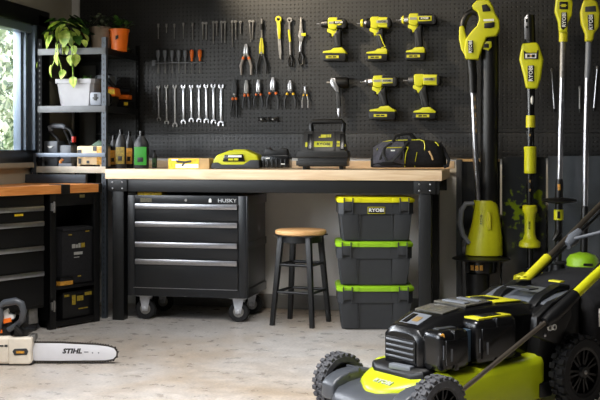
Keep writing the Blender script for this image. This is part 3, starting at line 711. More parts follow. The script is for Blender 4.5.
m = MB(); rnd = random.Random(9); bm = m.bm; N = 12; g = [[bm.verts.new(((i/N-.5)*.13, (j/N-.5)*.14, max(0.001, .03*(1-((i/N-.5)**2+(j/N-.5)**2)*5)+rnd.uniform(-.006, .006)))) for j in range(N+1)] for i in range(N+1)]
for i in range(N):
    for j in range(N): bm.faces.new((g[i][j], g[i+1][j], g[i+1][j+1], g[i][j+1]))
m.build('fabric', mat('grey_green_cloth', (110, 130, 112), .9, 0, .2, .2, 30), t2)
# ------------------------------------------------------------------ bottles at the far left of the bench
def bottle(px, Y, w, h, lb, lab, body, name='fuel_bottle', lh=(.12, .55)):
    o = PY(px, 168, Y); t = thing(name, lb, 'bottle', (o.x, Y, ZT), R(6), 'bottles at the corner of the workbench')
    d = w*.62
    def rr(s, z, k=1): c = w*.3; return [(-w/2*s+c*s, -d/2*s, z), (w/2*s-c*s, -d/2*s, z), (w/2*s, -d/2*s+c*s*.6, z), (w/2*s, d/2*s-c*s*.6, z), (w/2*s-c*s, d/2*s, z), (-w/2*s+c*s, d/2*s, z), (-w/2*s, d/2*s-c*s*.6, z), (-w/2*s, -d/2*s+c*s*.6, z)]
    MB().loft([rr(.94, 0), rr(1, .008), rr(1, h*.62), rr(.85, h*.72), rr(.42, h*.86), rr(.38, h*.9)]).build('body', body, t)
    MB().cyl((0, 0, h*.88), (0, 0, h), w*.2, None, 16).build('cap', BLACKG, t)
    MB().bx(-w*.43, w*.43, -d/2-.0015, -d/2+.002, h*lh[0], h*lh[1], .0005).build('label', lab, t)
    MB().bx(-w*.2, w*.2, -d/2-.0025, -d/2, h*(lh[0]+.08), h*(lh[0]+.2), .0004).build('label_patch', BLACK, t)
    return t
bottle(113.5, 5.98, .05, .2, 'black bottle with a dull amber label tight against the shelf post', LABO, BLACK)
bottle(121, 5.9, .062, .235, 'black bottle with a yellow label second from the shelf post', LABYD, BLACK)
bottle(129.5, 5.98, .05, .225, 'black bottle with a brown label between the yellow and green labelled bottles', LABO, BLACK)
bottle(141.5, 5.9, .086, .225, 'wide black jug with a bright green label on the bench corner', LABG, BLACK, 'oil_jug', (.1, .58))
bottle(154.5, 6.05, .03, .11, 'slim dark green bottle beside the wide green-labelled jug', mat('dull_green_label', (44, 78, 34), .5), BLACK)
# ------------------------------------------------------------------ things on the bench
def on_bench(px, y): o = PY(px, 168, y); o.z = ZT; return o
o = on_bench(189, 5.83)
t = thing('drill_bit_box', 'yellow printed carton with a kraft end lying on the left of the workbench', 'box', o, R(2))
def qx(px, o=o, Y=5.83): return PY(px, 160, Y).x-o.x
w0, w1 = qx(168.5), qx(209)
m = MB(); m.bx(w0, w1, 0, .1, 0, .064, .002); m.build('carton', KRAFT, t)
xm = qx(199)
MB().bx(w0+.001, xm, -.0012, .0, .002, .062).build('printed_front', LABY, t)
m = MB(); m.bx(w0+.045, xm-.004, -.002, 0, .006, .03); m.bx(w0+.02, w0+.06, -.002, 0, .05, .058); m.build('white_panel', PAPW, t)
m = MB(); m.tube([(w0+.05, -.003, .045), (w0+.1, -.003, .04), (w0+.14, -.003, .046)], .006, 8, .3); m.tube([(w0+.1, -.003, .042), (w0+.085, -.003, .018)], .005, 8, .3); m.build('printed_tool', CHAR, t)
o = on_bench(235, 5.86)
t = thing('battery_charger', 'rounded lime and grey radio-like charger on the workbench beside the yellow carton', 'charger', o, R(4))
def P2(px, py): v = PY(px, py, 5.86); return (v.x-o.x, max(v.z-ZT, 0))
sil = [(212.5, 168), (213, 161), (217, 155), (224, 152.5), (229, 150.5), (246, 150), (250, 152), (257, 155), (258.5, 161), (258.5, 168)]
MB().prism([P2(*p) for p in sil], 0, .15, .012, None, 3).build('body', LIME, t)
m = MB(); s = [(211.5, 168.4), (212.3, 163), (218, 162.4), (222, 164.6), (243, 164.6), (250, 160), (258.5, 160), (259.3, 168.4)]; m.prism([P2(*p) for p in s], -.006, .156, .005); m.build('base', CHAR, t)
m = MB(); s = [(223, 161.5), (225, 155), (243, 154.2), (245, 161.5)]; m.prism([P2(*p) for p in s], -.008, .004, .003); dp = m.build('display', BLACKG, t)
c = P2(233.5, 158); bars('display_print', [(-.03, .05, .004, .016)], PAPW, dp, Matrix.Translation((c[0], -.009, c[1]))); bars('lime_print', [(-.03, .0, -.014, -.002), (.004, .03, -.014, -.002)], LIME, dp, Matrix.Translation((c[0], -.009, c[1])))
m = MB(); s = [(231, 151), (232, 149.6), (244, 149.4), (246, 151)]; m.prism([P2(*p) for p in s], .03, .12, .004); m.build('top_handle', LIMED, t)
o = on_bench(275, 5.9)
t = thing('battery_pack', 'black ribbed battery pack on the bench between the lime charger and the tool box', 'battery', o, R(3))
def P2(px, py, Y=5.9, o=o): v = PY(px, py, Y); return (v.x-o.x, max(v.z-ZT, 0))
m = MB(); m.prism([P2(*p) for p in ((261, 168), (261, 157), (264, 155), (287, 155), (289, 158), (289, 168))], 0, .11, .006); m.build('body', BLACKG, t)
m = MB(); m.prism([P2(*p) for p in ((263.5, 156), (264.5, 149), (268, 147.5), (271, 150), (278, 150), (281, 147.8), (286, 149), (287.5, 156))], .02, .09, .006); m.build('terminal_block', BLACK, t)
m = MB()
for k in range(6): x = P2(264+k*4.2, 160)[0]; m.bx(x-.005, x+.005, -.004, .002, .012, .06, .002)
m.build('rib', BLACK, t)
m = MB(); c = P2(268, 158); m.bx(c[0]-.012, c[0]+.012, -.005, -.003, c[1]-.004, c[1]+.002); c = P2(283, 164); m.bx(c[0]-.012, c[0]+.012, -.005, -.003, c[1]-.003, c[1]+.003); m.build('label', PAPW, t)
# tool box
o = on_bench(326, 5.84)
t = thing('tool_box', 'black plastic tool box with a tall carrying handle and lime label on the bench', 'tool box', o, R(5))
def P2(px, py, Y=5.84, o=o): v = PY(px, py, Y); return (v.x-o.x, max(v.z-ZT, 0))
def PP(l): return [P2(*p) for p in l]
m = MB(); m.prism(PP([(299, 166.5), (298, 158), (347.5, 158), (346.5, 166.5)]), -.01, .2, .003); m.build('base', TBK, t)
m = MB(); m.prism(PP([(297.3, 157.5), (298.5, 151), (347, 151), (348.5, 157.5)]), -.02, .2, .003); m.bx(P2(297, 166)[0], P2(347, 166)[0], -.024, .0, P2(0, 164.5)[1], P2(0, 160)[1], .004); m.build('front_drawer', TBK, t)
# leaning front with sloping face
A = PP([(301.5, 151), (345, 151), (343, 131.5), (303.5, 131)])
B = [(x, -.012, z) for x, z in A[:2]]+[(x, .035, z) for x, z in A[2:]]; C = [(x, .19, z) for x, z in A[:2]]+[(x, .15, z) for x, z in A[2:]]
MB().loft([B, C], None, True, .003).build('lid', TBK, t)
def slope(px, py):  # a point on the leaning face
    x, z = P2(px, py); k = (z-A[0][1])/(A[2][1]-A[0][1]); return Vector((x, -.012+.047*k, z))
ang = math.degrees(math.atan2(.047, A[2][1]-A[0][1]))
def face_box(m, x0, x1, y0, y1, th=.003, bev=.0008):
    p = [slope(x0, y0), slope(x1, y0), slope(x1, y1), slope(x0, y1)]
    m.loft([[v+Vector((0, -th, 0)) for v in p], [v+Vector((0, .004, 0)) for v in p]], None, True, bev)
m = MB(); face_box(m, 314, 332.5, 147, 141.3); lab = m.build('lime_label', LIME, t)
c = slope(323.4, 144.1); text('RYOBI', .023, BLACK, lab, Matrix.Translation(c+Vector((0, -.0035, 0))) @ Matrix.Rotation(R(90-ang), 4, 'X'), .0005, .0006, 'label_lettering', 1.2)
m = MB(); face_box(m, 305.5, 311, 147, 142.5); face_box(m, 336.5, 345.5, 146.5, 144.3); face_box(m, 336.5, 342, 143.5, 141); m.build('lime_sticker', LIMED, t)
c = slope(325, 136); ML = Matrix.Translation(c+Vector((0, -.003, 0))) @ Matrix.Rotation(R(-ang), 4, 'X'); bars('lid_print', [(-.038, -.028, -.01, -.004), (-.026, .004, -.01, .009), (.007, .013, -.008, .01), (.016, .024, -.008, .01), (.027, .033, -.008, .01)], LIMED, t, ML)
m = MB(); face_box(m, 311.5, 313.5, 150, 132, .008); face_box(m, 333.5, 335.5, 150, 132, .008); m.build('lid_rib', BLACK, t)
for x in (310, 342):
    m = MB(); a = slope(x-2.8, 133); b = slope(x+2.8, 150)
    m = MB(); face_box(m, x-2.3, x+2.3, 149, 134, .012, .003); m.build('latch', BLACKG, t)
m = MB(); w = .013
hp = [P2(310.5, 134), P2(309.5, 124), P2(311.5, 121.5), P2(340, 120.8), P2(342.3, 123.5), P2(341.5, 134)]
m.tube([(x, .09, z) for x, z in hp], .0145, 10); m.build('handle', BLACK, t)
m = MB()
for s in (305, 341): a = P2(s, 166.5); m.bx(a[0]-.012, a[0]+.012, .0, .18, 0, a[1]+.012, .002)
m.build('foot', BLACK, t)
# duffel tool bag
o = on_bench(409, 5.87)
t = thing('duffel_bag', 'dark canvas tool bag with lime piping slumped on the right end of the bench', 'bag', o, R(8))
def P3(px, py, d=0, Y=5.87, o=o): v = PY(px, py, Y)-o; return Vector((v.x, d, max(v.z, 0)))
secs = []
prof = [(371, 167, 160, .3), (373, 167.8, 154, .6), (378, 168, 147, .8), (384, 168, 142.5, .93), (392, 168, 139.8, 1), (402, 168, 139.2, 1), (412, 168, 139.4, 1), (420, 168, 138.8, 1), (428, 168, 139.5, .98), (436, 168, 141, .92), (442, 168, 144, .8), (446, 167.5, 152, .5), (447.5, 167, 160, .25)]
rnd = random.Random(5)
for px, yb_, yt_, k in prof:
    b0, t0 = P3(px, yb_), P3(px, yt_); hh = t0.z-b0.z; cx, dpt = b0.x, .115*k
    rg = []
    for j in range(16):
        a = 2*PI*j/16; ex = .55
        yy = math.copysign(abs(math.cos(a))**ex, math.cos(a))*dpt; zz_ = math.copysign(abs(math.sin(a))**.6, math.sin(a))
        yy *= 1-.22*max(0, zz_)
        rg.append((cx, .115+yy+rnd.uniform(-.004, .004), b0.z+hh*(.5+.5*zz_)+(rnd.uniform(-.003, .003) if zz_ > -.5 else 0)))
    secs.append(rg)
MB().loft(secs).build('body', FABD, t, None, 80)
def front(px, py, out=.006):
    k = [p for p in prof]; import bisect
    xs = [p[0] for p in k]; i = max(1, min(len(xs)-1, bisect.bisect(xs, px))); u = (px-xs[i-1])/(xs[i]-xs[i-1]); kk = k[i-1][3]*(1-u)+k[i][3]*u
    b0, t0 = k[i-1][1]*(1-u)+k[i][1]*u, k[i-1][2]*(1-u)+k[i][2]*u
    zz_ = max(-.98, min(.98, ((b0-py)/(b0-t0)-.5)*2)); s_ = abs(zz_)**(1/.6); c_ = math.sqrt(max(0, 1-s_*s_))**.55
    yy = c_*.115*kk*(1-.22*max(0, zz_))
    v = P3(px, py); v.y = .115-yy-out; return v
m = MB()
for a, b in (((373, 166), (378, 147)), ):
    pass
gr = [[front(373.5+u*30.5, 166.5-v*(19+ (6 if u > .3 else u*20)), .004) for v in (0, .2, .4, .6, .8, 1)] for u in (0, .15, .3, .5, .7, .85, 1)]
bm = m.bm; V = [[bm.verts.new(p) for p in row] for row in gr]
for i in range(6):
    for j in range(5): bm.faces.new((V[i][j], V[i+1][j], V[i+1][j+1], V[i][j+1]))
bmesh.ops.solidify(bm, geom=bm.faces[:], thickness=.004)
m.build('front_pocket', FABK, t)
m = MB(); P_ = [(405, 167), (405, 160), (406, 153), (408.5, 147)]; m.tube([front(*p, .006) for p in P_], .0024, 6)
m.tube([front(*p, .004) for p in ((377.5, 150), (379, 146), (383, 142), (390, 140.6), (398, 140.2), (408, 140.0))], .003, 6)
m.tube([front(*p, .004) for p in ((412, 140), (420, 139.6), (424, 141), (425, 146), (424.5, 150))], .003, 6)
m.tube([front(*p, .006) for p in ((387, 147.8), (398, 147.5), (408, 147.2))], .0024, 6)
m.tube([front(*p, .004) for p in ((415, 167), (415.5, 160), (417, 152))], .0018, 6)
m.tube([front(*p, .004) for p in ((435.5, 142), (438, 144), (439, 146))], .004, 6)
m.build('piping', LIME, t)
m = MB()
for p in (((380, 167), (381, 158), (385, 148), (392, 143)), ((400, 167), (401, 158), (405, 146), (409, 142))): m.tube([front(*q_, .006) for q_ in p], .008, 8, .35)
m.tube([front(384, 150, .014), front(384, 155, .03), front(387, 161, .035), front(392, 161, .035), front(398, 155, .03), front(405, 146, .016)], .009, 8, .5)
m.tube([P3(393, 142, .04), P3(396, 135.5, .06), P3(404, 133.5, .07), P3(412, 134, .08), P3(417, 139, .09)], .0085, 8, .6)
m.tube([P3(398, 142, .14), P3(400, 134.5, .14), P3(410, 133, .14), P3(416, 140, .14)], .0085, 8, .6)
m.build('carry_strap', mat('black_webbing', (14, 14, 15), .7), t)
m = MB(); m.tube([front(440, 143, .01), front(445, 150, .02), P3(449, 160, .02), P3(448, 166, .02), P3(444, 167, .02)], .01, 8, .6); m.build('shoulder_strap', FABD, t)
c = front(393, 150.5, .009); MB().bx(c.x-.012, c.x+.012, c.y-.001, c.y+.002, c.z-.004, c.z+.004).build('maker_tag', PAPW, t)
m = MB(); a = front(430, 155, .004); m.tube([front(429, 151, .005), front(431, 155, .006), front(433, 160, .005)], .005, 6, .4); m.build('strap_end', KRAFT, t)
PLATE = mat('dull_silver_plate', (150, 150, 140), .4, .3)
# ------------------------------------------------------------------ tools on the perforated board
def wall(px, py, Y=PEGY-.001):
    o = PY(px, py, Y)
    return o, (lambda x, y, d=0: PY(x, y, Y)-o+Vector((0, -d, 0))), (lambda l: [((PY(x, y, Y)-o).x, (PY(x, y, Y)-o).z) for x, y in l])
U = .0063
ORD = ['first', 'second', 'third', 'fourth', 'fifth', 'sixth', 'seventh', 'eighth', 'ninth', 'tenth', 'eleventh']
def hook(q, px, py, t, d=.02):
    MB().tube([q(px, py, -.002), q(px, py, d), q(px, py-1, d+.002)], .0022, 6).build('hanger', DSILV, t)
# small punches and hex keys, top row
singles = [(158.8, 24, 39), (167, 24, 33), (174.8, 24, 39), (183.8, 23, 39), (193, 23, 40)]
for i, (x, y0, y1) in enumerate(singles):
    o, q, p = wall(x, y1)
    t = thing('nut_driver_bit', '%s small dull steel bit from the left in the top row of the pegboard' % ORD[i], 'bit', o, 0, 'small steel bits in the top row')
    m = MB(); m.cyl(q(x, y0, .010), q(x, y0+3.4, .010), .0075, .006, 12); m.build('socket', DSILV, t)
    m = MB(); m.cyl(q(x, y0+3, .010), q(x, y1, .010), .003, .0024, 8); m.build('shank', DSILV, t); hook(q, x, y0+1, t, .006)
pairs = [(205, 22, 40, 40), (215.5, 21, 44, 36), (223.7, 21, 43, 43), (234.5, 20.5, 47, 40), (241, 21, 34, 34), (251.8, 20, 42, 40)]
plab = ['two-pronged steel hanger tool just left of centre in the top row above the orange screwdrivers', 'two-pronged steel tool with one short prong in the top row', 'narrow two-pronged steel tool in the top row third from the left', 'longest two-pronged steel tool in the top row', 'shortest single-shank steel tool beside the longest pronged one', 'tapered two-pronged steel tool above the grey-handled pliers']
for i, (x, y0, ya, yb_) in enumerate(pairs):
    o, q, p = wall(x, ya)
    t = thing('pronged_tool', plab[i], 'hand tool', o, 0, 'pronged steel tools in the top row')
    w = .0 if i == 4 else 1.7
    m = MB(); 
    for s in ((-1, 1) if w else (0,)): m.lathe([(.0026, -.004), (.0085, -.004), (.0085, .004), (.0026, .004)], 14, Matrix.Translation(q(x+s*w, y0+1.4, .010)) @ Matrix.Rotation(R(90), 4, 'X'))
    if w: m.prism(p([(x-w, y0+1.2), (x+w, y0+1.2), (x+w, y0+2.4), (x-w, y0+2.4)]), -.010, -.006, .001)
    m.build('head', DSILV, t)
    if w:
        for s, ye in ((-1, ya), (1, yb_)):
            MB().tube([q(x+s*w, y0+2, .01), q(x+s*w*(.4 if i == 5 else 1), ye, .01)], [.0062, .0025], 8).build('prong', DSILV, t)
    else: MB().tube([q(x, y0+2, .01), q(x, ya, .01)], [.006, .004], 8).build('prong', DSILV, t)
    hook(q, x, y0+1, t, .006)
# screwdrivers on a holder rail
o, q, p = wall(180, 63)
t = thing('screwdriver_rail', 'thin steel holder strip carrying the row of screwdrivers', 'tool holder', o)
a, b = q(154, 63.5), q(206, 62); MB().bx(a.x, b.x, -.026, .0, -.0015, .0015).build('strip', CHARL, t)
MB().bx(q(153, 62).x, q(156.5, 62).x, -.022, 0, -.018, .02, .003).build('end_block', CHARL, t)
for i, x in enumerate((159, 166, 173, 179.7, 186.2, 192.7, 200.7)):
    o, q, p = wall(x, 73)
    org = i >= 5
    t = thing('screwdriver', ('orange-handled screwdriver, %s of the two orange ones' % ('left' if i == 5 else 'right')) if org else '%s grey-handled screwdriver from the left in the screwdriver row' % ORD[i], 'screwdriver', o, 0, 'screwdrivers on the holder strip')
    hm = ORANGE if org else CHARL
    a = q(x, 61.5, .018); b = q(x, 50, .018); L = b.z-a.z
    m = MB(); m.lathe([(0, 0), (.006, 0), (.0085, L*.1), (.0065, L*.22), (.0125, L*.45), (.0135, L*.8), (.011, L*.95), (.004, L), (0, L)], 12, Matrix.Translation(a)); m.build('handle', hm, t)
    MB().lathe([(0, L*.93), (.0115, L*.93), (.009, L*1.0), (0, L*1.02)], 12, Matrix.Translation(a)).build('end_cap', RED if org else CHAR, t)
    MB().tube([q(x, 62, .018), q(x, 72, .018), q(x, 73.5, .018)], [.0026, .0024, .003], 8).build('blade', DSILV, t)
# open-ended spanners
def fork(cx, cz, r, ri, g, up):
    pts = []; n = 14
    for k in range(n+1):
        a = R(g)+(2*PI-2*R(g))*k/n; pts.append((r*math.sin(a), r*math.cos(a)))
    for k in range(8+1):
        a = (2*PI-R(g*1.25))-(2*PI-2*R(g*1.25))*k/8; pts.append((ri*math.sin(a), ri*.95*math.cos(a)))
    s = 1 if up else -1
    return [(cx+x, cz+s*z) for x, z in pts]
for i, (x, yt, yb_, w, dx) in enumerate(((159, 85, 121.5, 2.0, .3), (166.8, 84.5, 125, 2.2, .3), (175.2, 84.3, 127.8, 2.4, .3), (183.8, 84.3, 125, 2.5, 0), (191.7, 84.3, 123, 2.4, .2), (199.4, 84.0, 123.4, 2.4, .2), (206.6, 83.6, 124, 2.6, .4), (213.8, 83.4, 125, 2.6, .4), (221.6, 83.5, 127.4, 3.0, -.2))):
    o, q, p = wall(x, yb_)
    t = MB(); r = w*U*1.16
    T, B = q(x, yt+w*.9), q(x+dx, yb_-w*1.05)
    m = MB(); m.prism(fork(T.x, T.z, r*.88, r*.42, 38, True), -.011, -.003, .001); m.prism(fork(B.x, B.z, r, r*.48, 40, False), -.011, -.003, .001)
    s = w*U*.42
    m.prism([(T.x-s*.9, T.z-r*.5), (T.x+s*.9, T.z-r*.5), (B.x+s, B.z+r*.5), (B.x-s, B.z+r*.5)], -.010, -.004, .0012)
    m.cyl((T.x, -.012, T.z), (T.x, .0, T.z), .0022)
    ob = m.build('open_end_wrench', SILV if i > 2 else DSILV, None, o)
    tag(ob, '%s open-ended steel wrench from the left in the wrench row' % ORD[i] if i < 8 else 'largest open-ended steel wrench at the right end of the wrench row', 'wrench', 'open-ended wrenches in a row')
# pliers
def pliers(name, lb, x, yt, yp, yb_, sp, jw, jm, hm, bandm=None, band=(0, .0), hr=.0065, d=.018, grp=None, straight=False, lean=0):
    o, q, p = wall(x, yb_)
    t = thing(name, lb, 'pliers', o, 0, grp)
    jl = yp-yt
    for s in (-1, 1):
        m = MB(); m.prism(p([(x+s*.12, yt), (x+s*jw*.45, yt+.4), (x+s*jw, yt+jl*.55), (x+s*jw*.95, yp), (x+s*.1, yp+.8), (x+s*.12, yt+jl*.5)]), -d-.006, -d+.006, .0018); m.build('jaw', jm, t)
        pts = [q(x+s*jw*.5, yp-.5, d), q(x+s*sp*.62, yp+(yb_-yp)*.22, d), q(x+s*sp, yp+(yb_-yp)*.55, d), q(x+s*sp*(.95 if not straight else .75), yb_, d)]
        h = MB().tube(pts, [hr*.75, hr, hr*1.1, hr*.8], 10).build('handle', hm, t)
        if bandm is not None:
            k = pts[0].lerp(pts[1], .45+band[0]*.4); e = pts[1].lerp(pts[2], .04); MB().tube([k, pts[1], e], hr*1.14, 10).build('grip_band', bandm, h)
    MB().cyl(q(x, yp-.6, d-.009), q(x, yp-.6, d+.009), .0075, None, 14).build('pivot', DSILV, t)
    MB().cyl(q(x, yp+1.5, -.002), q(x, yp+1.5, d+.005), .0025, None, 6).build('hanger', DSILV, t)
    return t
GH = mat('pale_grey_grip', (160, 152, 146), .5)
pliers('pliers', 'open pliers with pale grey handles and orange bands hanging high on the board', 246.8, 44, 55, 75, 5.2, 2.3, SILV, GH, ORANGE, (.3, .05), .0085)
t = pliers('pliers', 'yellow-jawed pliers with dark handles below the slim black bit', 262.3, 38, 54, 74, 4.6, 2.4, LIMED, CHAR, None, (0, 0), .0085)
o, q, p = wall(262.3, 37)
t = thing('slim_driver', 'slim black and steel driver hanging right above the yellow-jawed pliers', 'hand tool', o)
m = MB(); m.tube([q(262.3, 19, .012), q(262.3, 24, .012)], .006, 8); m.build('tip', DSILV, t); MB().tube([q(262.3, 24, .012), q(262.3, 30, .012)], .009, 10).build('collar', BLACK, t); MB().tube([q(262.3, 30, .012), q(262.3, 37.5, .012)], .0055, 8).build('shank', DSILV, t); hook(q, 262.3, 20, t, .006)
# yellow pruning saw, ratchet wrench, snips
o, q, p = wall(279.5, 60)
t = thing('folding_saw', 'yellow-handled saw with a ring end and a grey blade', 'saw', o)
m = MB(); a = q(279, 19.5)
m.lathe([(.010, -.007), (.02, -.007), (.02, .007), (.010, .007)], 24, Matrix.Translation(a+Vector((0, -.014, 0))) @ Matrix.Rotation(R(90), 4, 'X'))
m.prism(p([(277, 22), (281, 22), (281.3, 30), (281, 39), (279, 39.6), (278, 30)]), -.021, -.007, .003); m.build('handle', LIMED, t)
m = MB(); m.prism(p([(278, 24), (280, 27), (280.5, 38), (278.5, 38), (277.4, 30)]), -.02, -.006, .002); m.build('grip_inlay', GH, t)
m = MB(); m.prism(p([(278.2, 38), (281.2, 38), (281.8, 52), (281.2, 60), (280, 58), (278.8, 48)]), -.015, -.012); m.build('blade', DSILV, t); MB().cyl(q(279, 18.5, -.002), q(279, 18.5, .024), .004).build('hanger', DSILV, t)
o, q, p = wall(290.5, 67)
t = thing('ratchet_wrench', 'long slim ratchet with a ring head and a black grip beside the yellow saw', 'wrench', o)
a = q(290, 20.3); m = MB(); m.lathe([(.008, -.006), (.0165, -.006), (.0165, .006), (.008, .006)], 20, Matrix.Translation(a+Vector((0, -.012, 0))) @ Matrix.Rotation(R(90), 4, 'X'))
m.tube([q(290, 22.5, .012), q(290.4, 40, .012), q(291, 57, .012)], [.0065, .006, .0065], 8); m.build('shank', DSILV, t)
MB().tube([q(289.3, 30, .014), q(290.7, 42, .014)], .0075, 8, .8).build('print_sleeve', LIMED, t)
MB().tube([q(291, 55, .014), q(288.8, 60, .014), q(289.2, 66, .014), q(292, 66.5, .014), q(293, 61, .014), q(291.4, 56, .014)], .0062, 8).build('grip', BLACK, t); MB().cyl(q(290, 19.5, -.002), q(290, 19.5, .018), .0035).build('hanger', DSILV, t)
o, q, p = wall(301.5, 66)
t = thing('tin_snips', 'steel snips with a yellow catch and black loop handles', 'snips', o)
m = MB(); m.prism(p([(301, 17.5), (302.4, 18), (302.8, 28), (304.5, 36), (303, 42), (300, 42), (298.8, 36), (300.2, 28)]), -.018, -.006, .003); m.build('jaw', DSILV, t)
MB().bx(q(302, 40).x, q(306.5, 40).x, -.022, -.008, q(0, 43.5).z, q(0, 40.5).z, .003).build('catch', LIME, t)
m = MB(); m.prism(p([(300, 40), (302.5, 40), (302, 53), (299.5, 53)]), -.018, -.008, .003); m.build('shank', SILV, t)
MB().tube([q(300.5, 52, .014), q(298.6, 60, .014), q(300.5, 65.5, .014), q(303.6, 64, .014), q(303.8, 57, .014), q(301.5, 52, .014)], .007, 8).build('grip', BLACK, t); hook(q, 301.6, 19, t, .01)
# pliers row lower with rail
o, q, p = wall(270, 94.5)
t = thing('plier_rail', 'thin black holder strip carrying the lower row of pliers', 'tool holder', o)
a, b = q(230, 94.5), q(309, 93); MB().bx(a.x, b.x, -.012, 0, -.003, .004).build('strip', BLACK, t)
pliers('pliers', 'long black-handled cutters with an orange dot, first in the lower pliers row', 235.3, 79, 95, 117, 2.9, 2.6, CHAR, BLACK, ORANGE, (.4, .02), .0075, .022, 'pliers in the lower row')
pliers('pliers', 'orange and grey cutters second in the lower pliers row', 247.3, 80, 93, 109, 3.2, 2.2, DSILV, CHAR, ORANGE, (-.2, -.15), .007, .022, 'pliers in the lower row')
pliers('pliers', 'bright-jawed pliers with short orange bands third in the lower pliers row', 259.3, 79.5, 92, 107.5, 4.2, 2.0, SILV, CHAR, ORANGE, (.4, .1), .007, .022, 'pliers in the lower row')
pliers('pliers', 'largest bright-jawed pliers of the lower row with orange shoulders', 273.7, 77.5, 90, 109, 5.6, 2.5, SILV, CHAR, ORANGE, (.5, .25), .0075, .022, 'pliers in the lower row')
pliers('pliers', 'wide-open pliers with yellow shoulders in the lower row', 291, 80.5, 91, 108.5, 5.4, 2.2, SILV, CHAR, YELL, (.4, .12), .0075, .022, 'pliers in the lower row')
pliers('pliers', 'smallest pliers with yellow shoulders at the right end of the lower row', 306, 86, 92.5, 108, 3.0, 1.2, SILV, DSILV, YELL, (.4, .02), .0045, .022, 'pliers in the lower row')
for i, (x, lb) in enumerate(((262, 'small black spring clamp on the left below the bright pliers'), (273.5, 'larger black spring clamp on the right below the bright pliers'))):
    o, q, p = wall(x, 121); t = thing('spring_clamp', lb, 'clamp', o, 0, 'small black clamps')
    k = 1 if i == 0 else 1.4
    m = MB(); m.tube([q(x-3.2*k, 118, .014), q(x, 119.5, .016), q(x+3.4*k, 117.6, .014)], .0075, 8); m.tube([q(x-3*k, 120.6, .014), q(x, 119.5, .016), q(x+3.4*k, 121, .014)], .0075, 8); m.build('arm', BLACK, t)
    MB().cyl(q(x, 119.4, -.002), q(x, 119.4, .026), .006).build('pivot', DSILV, t)
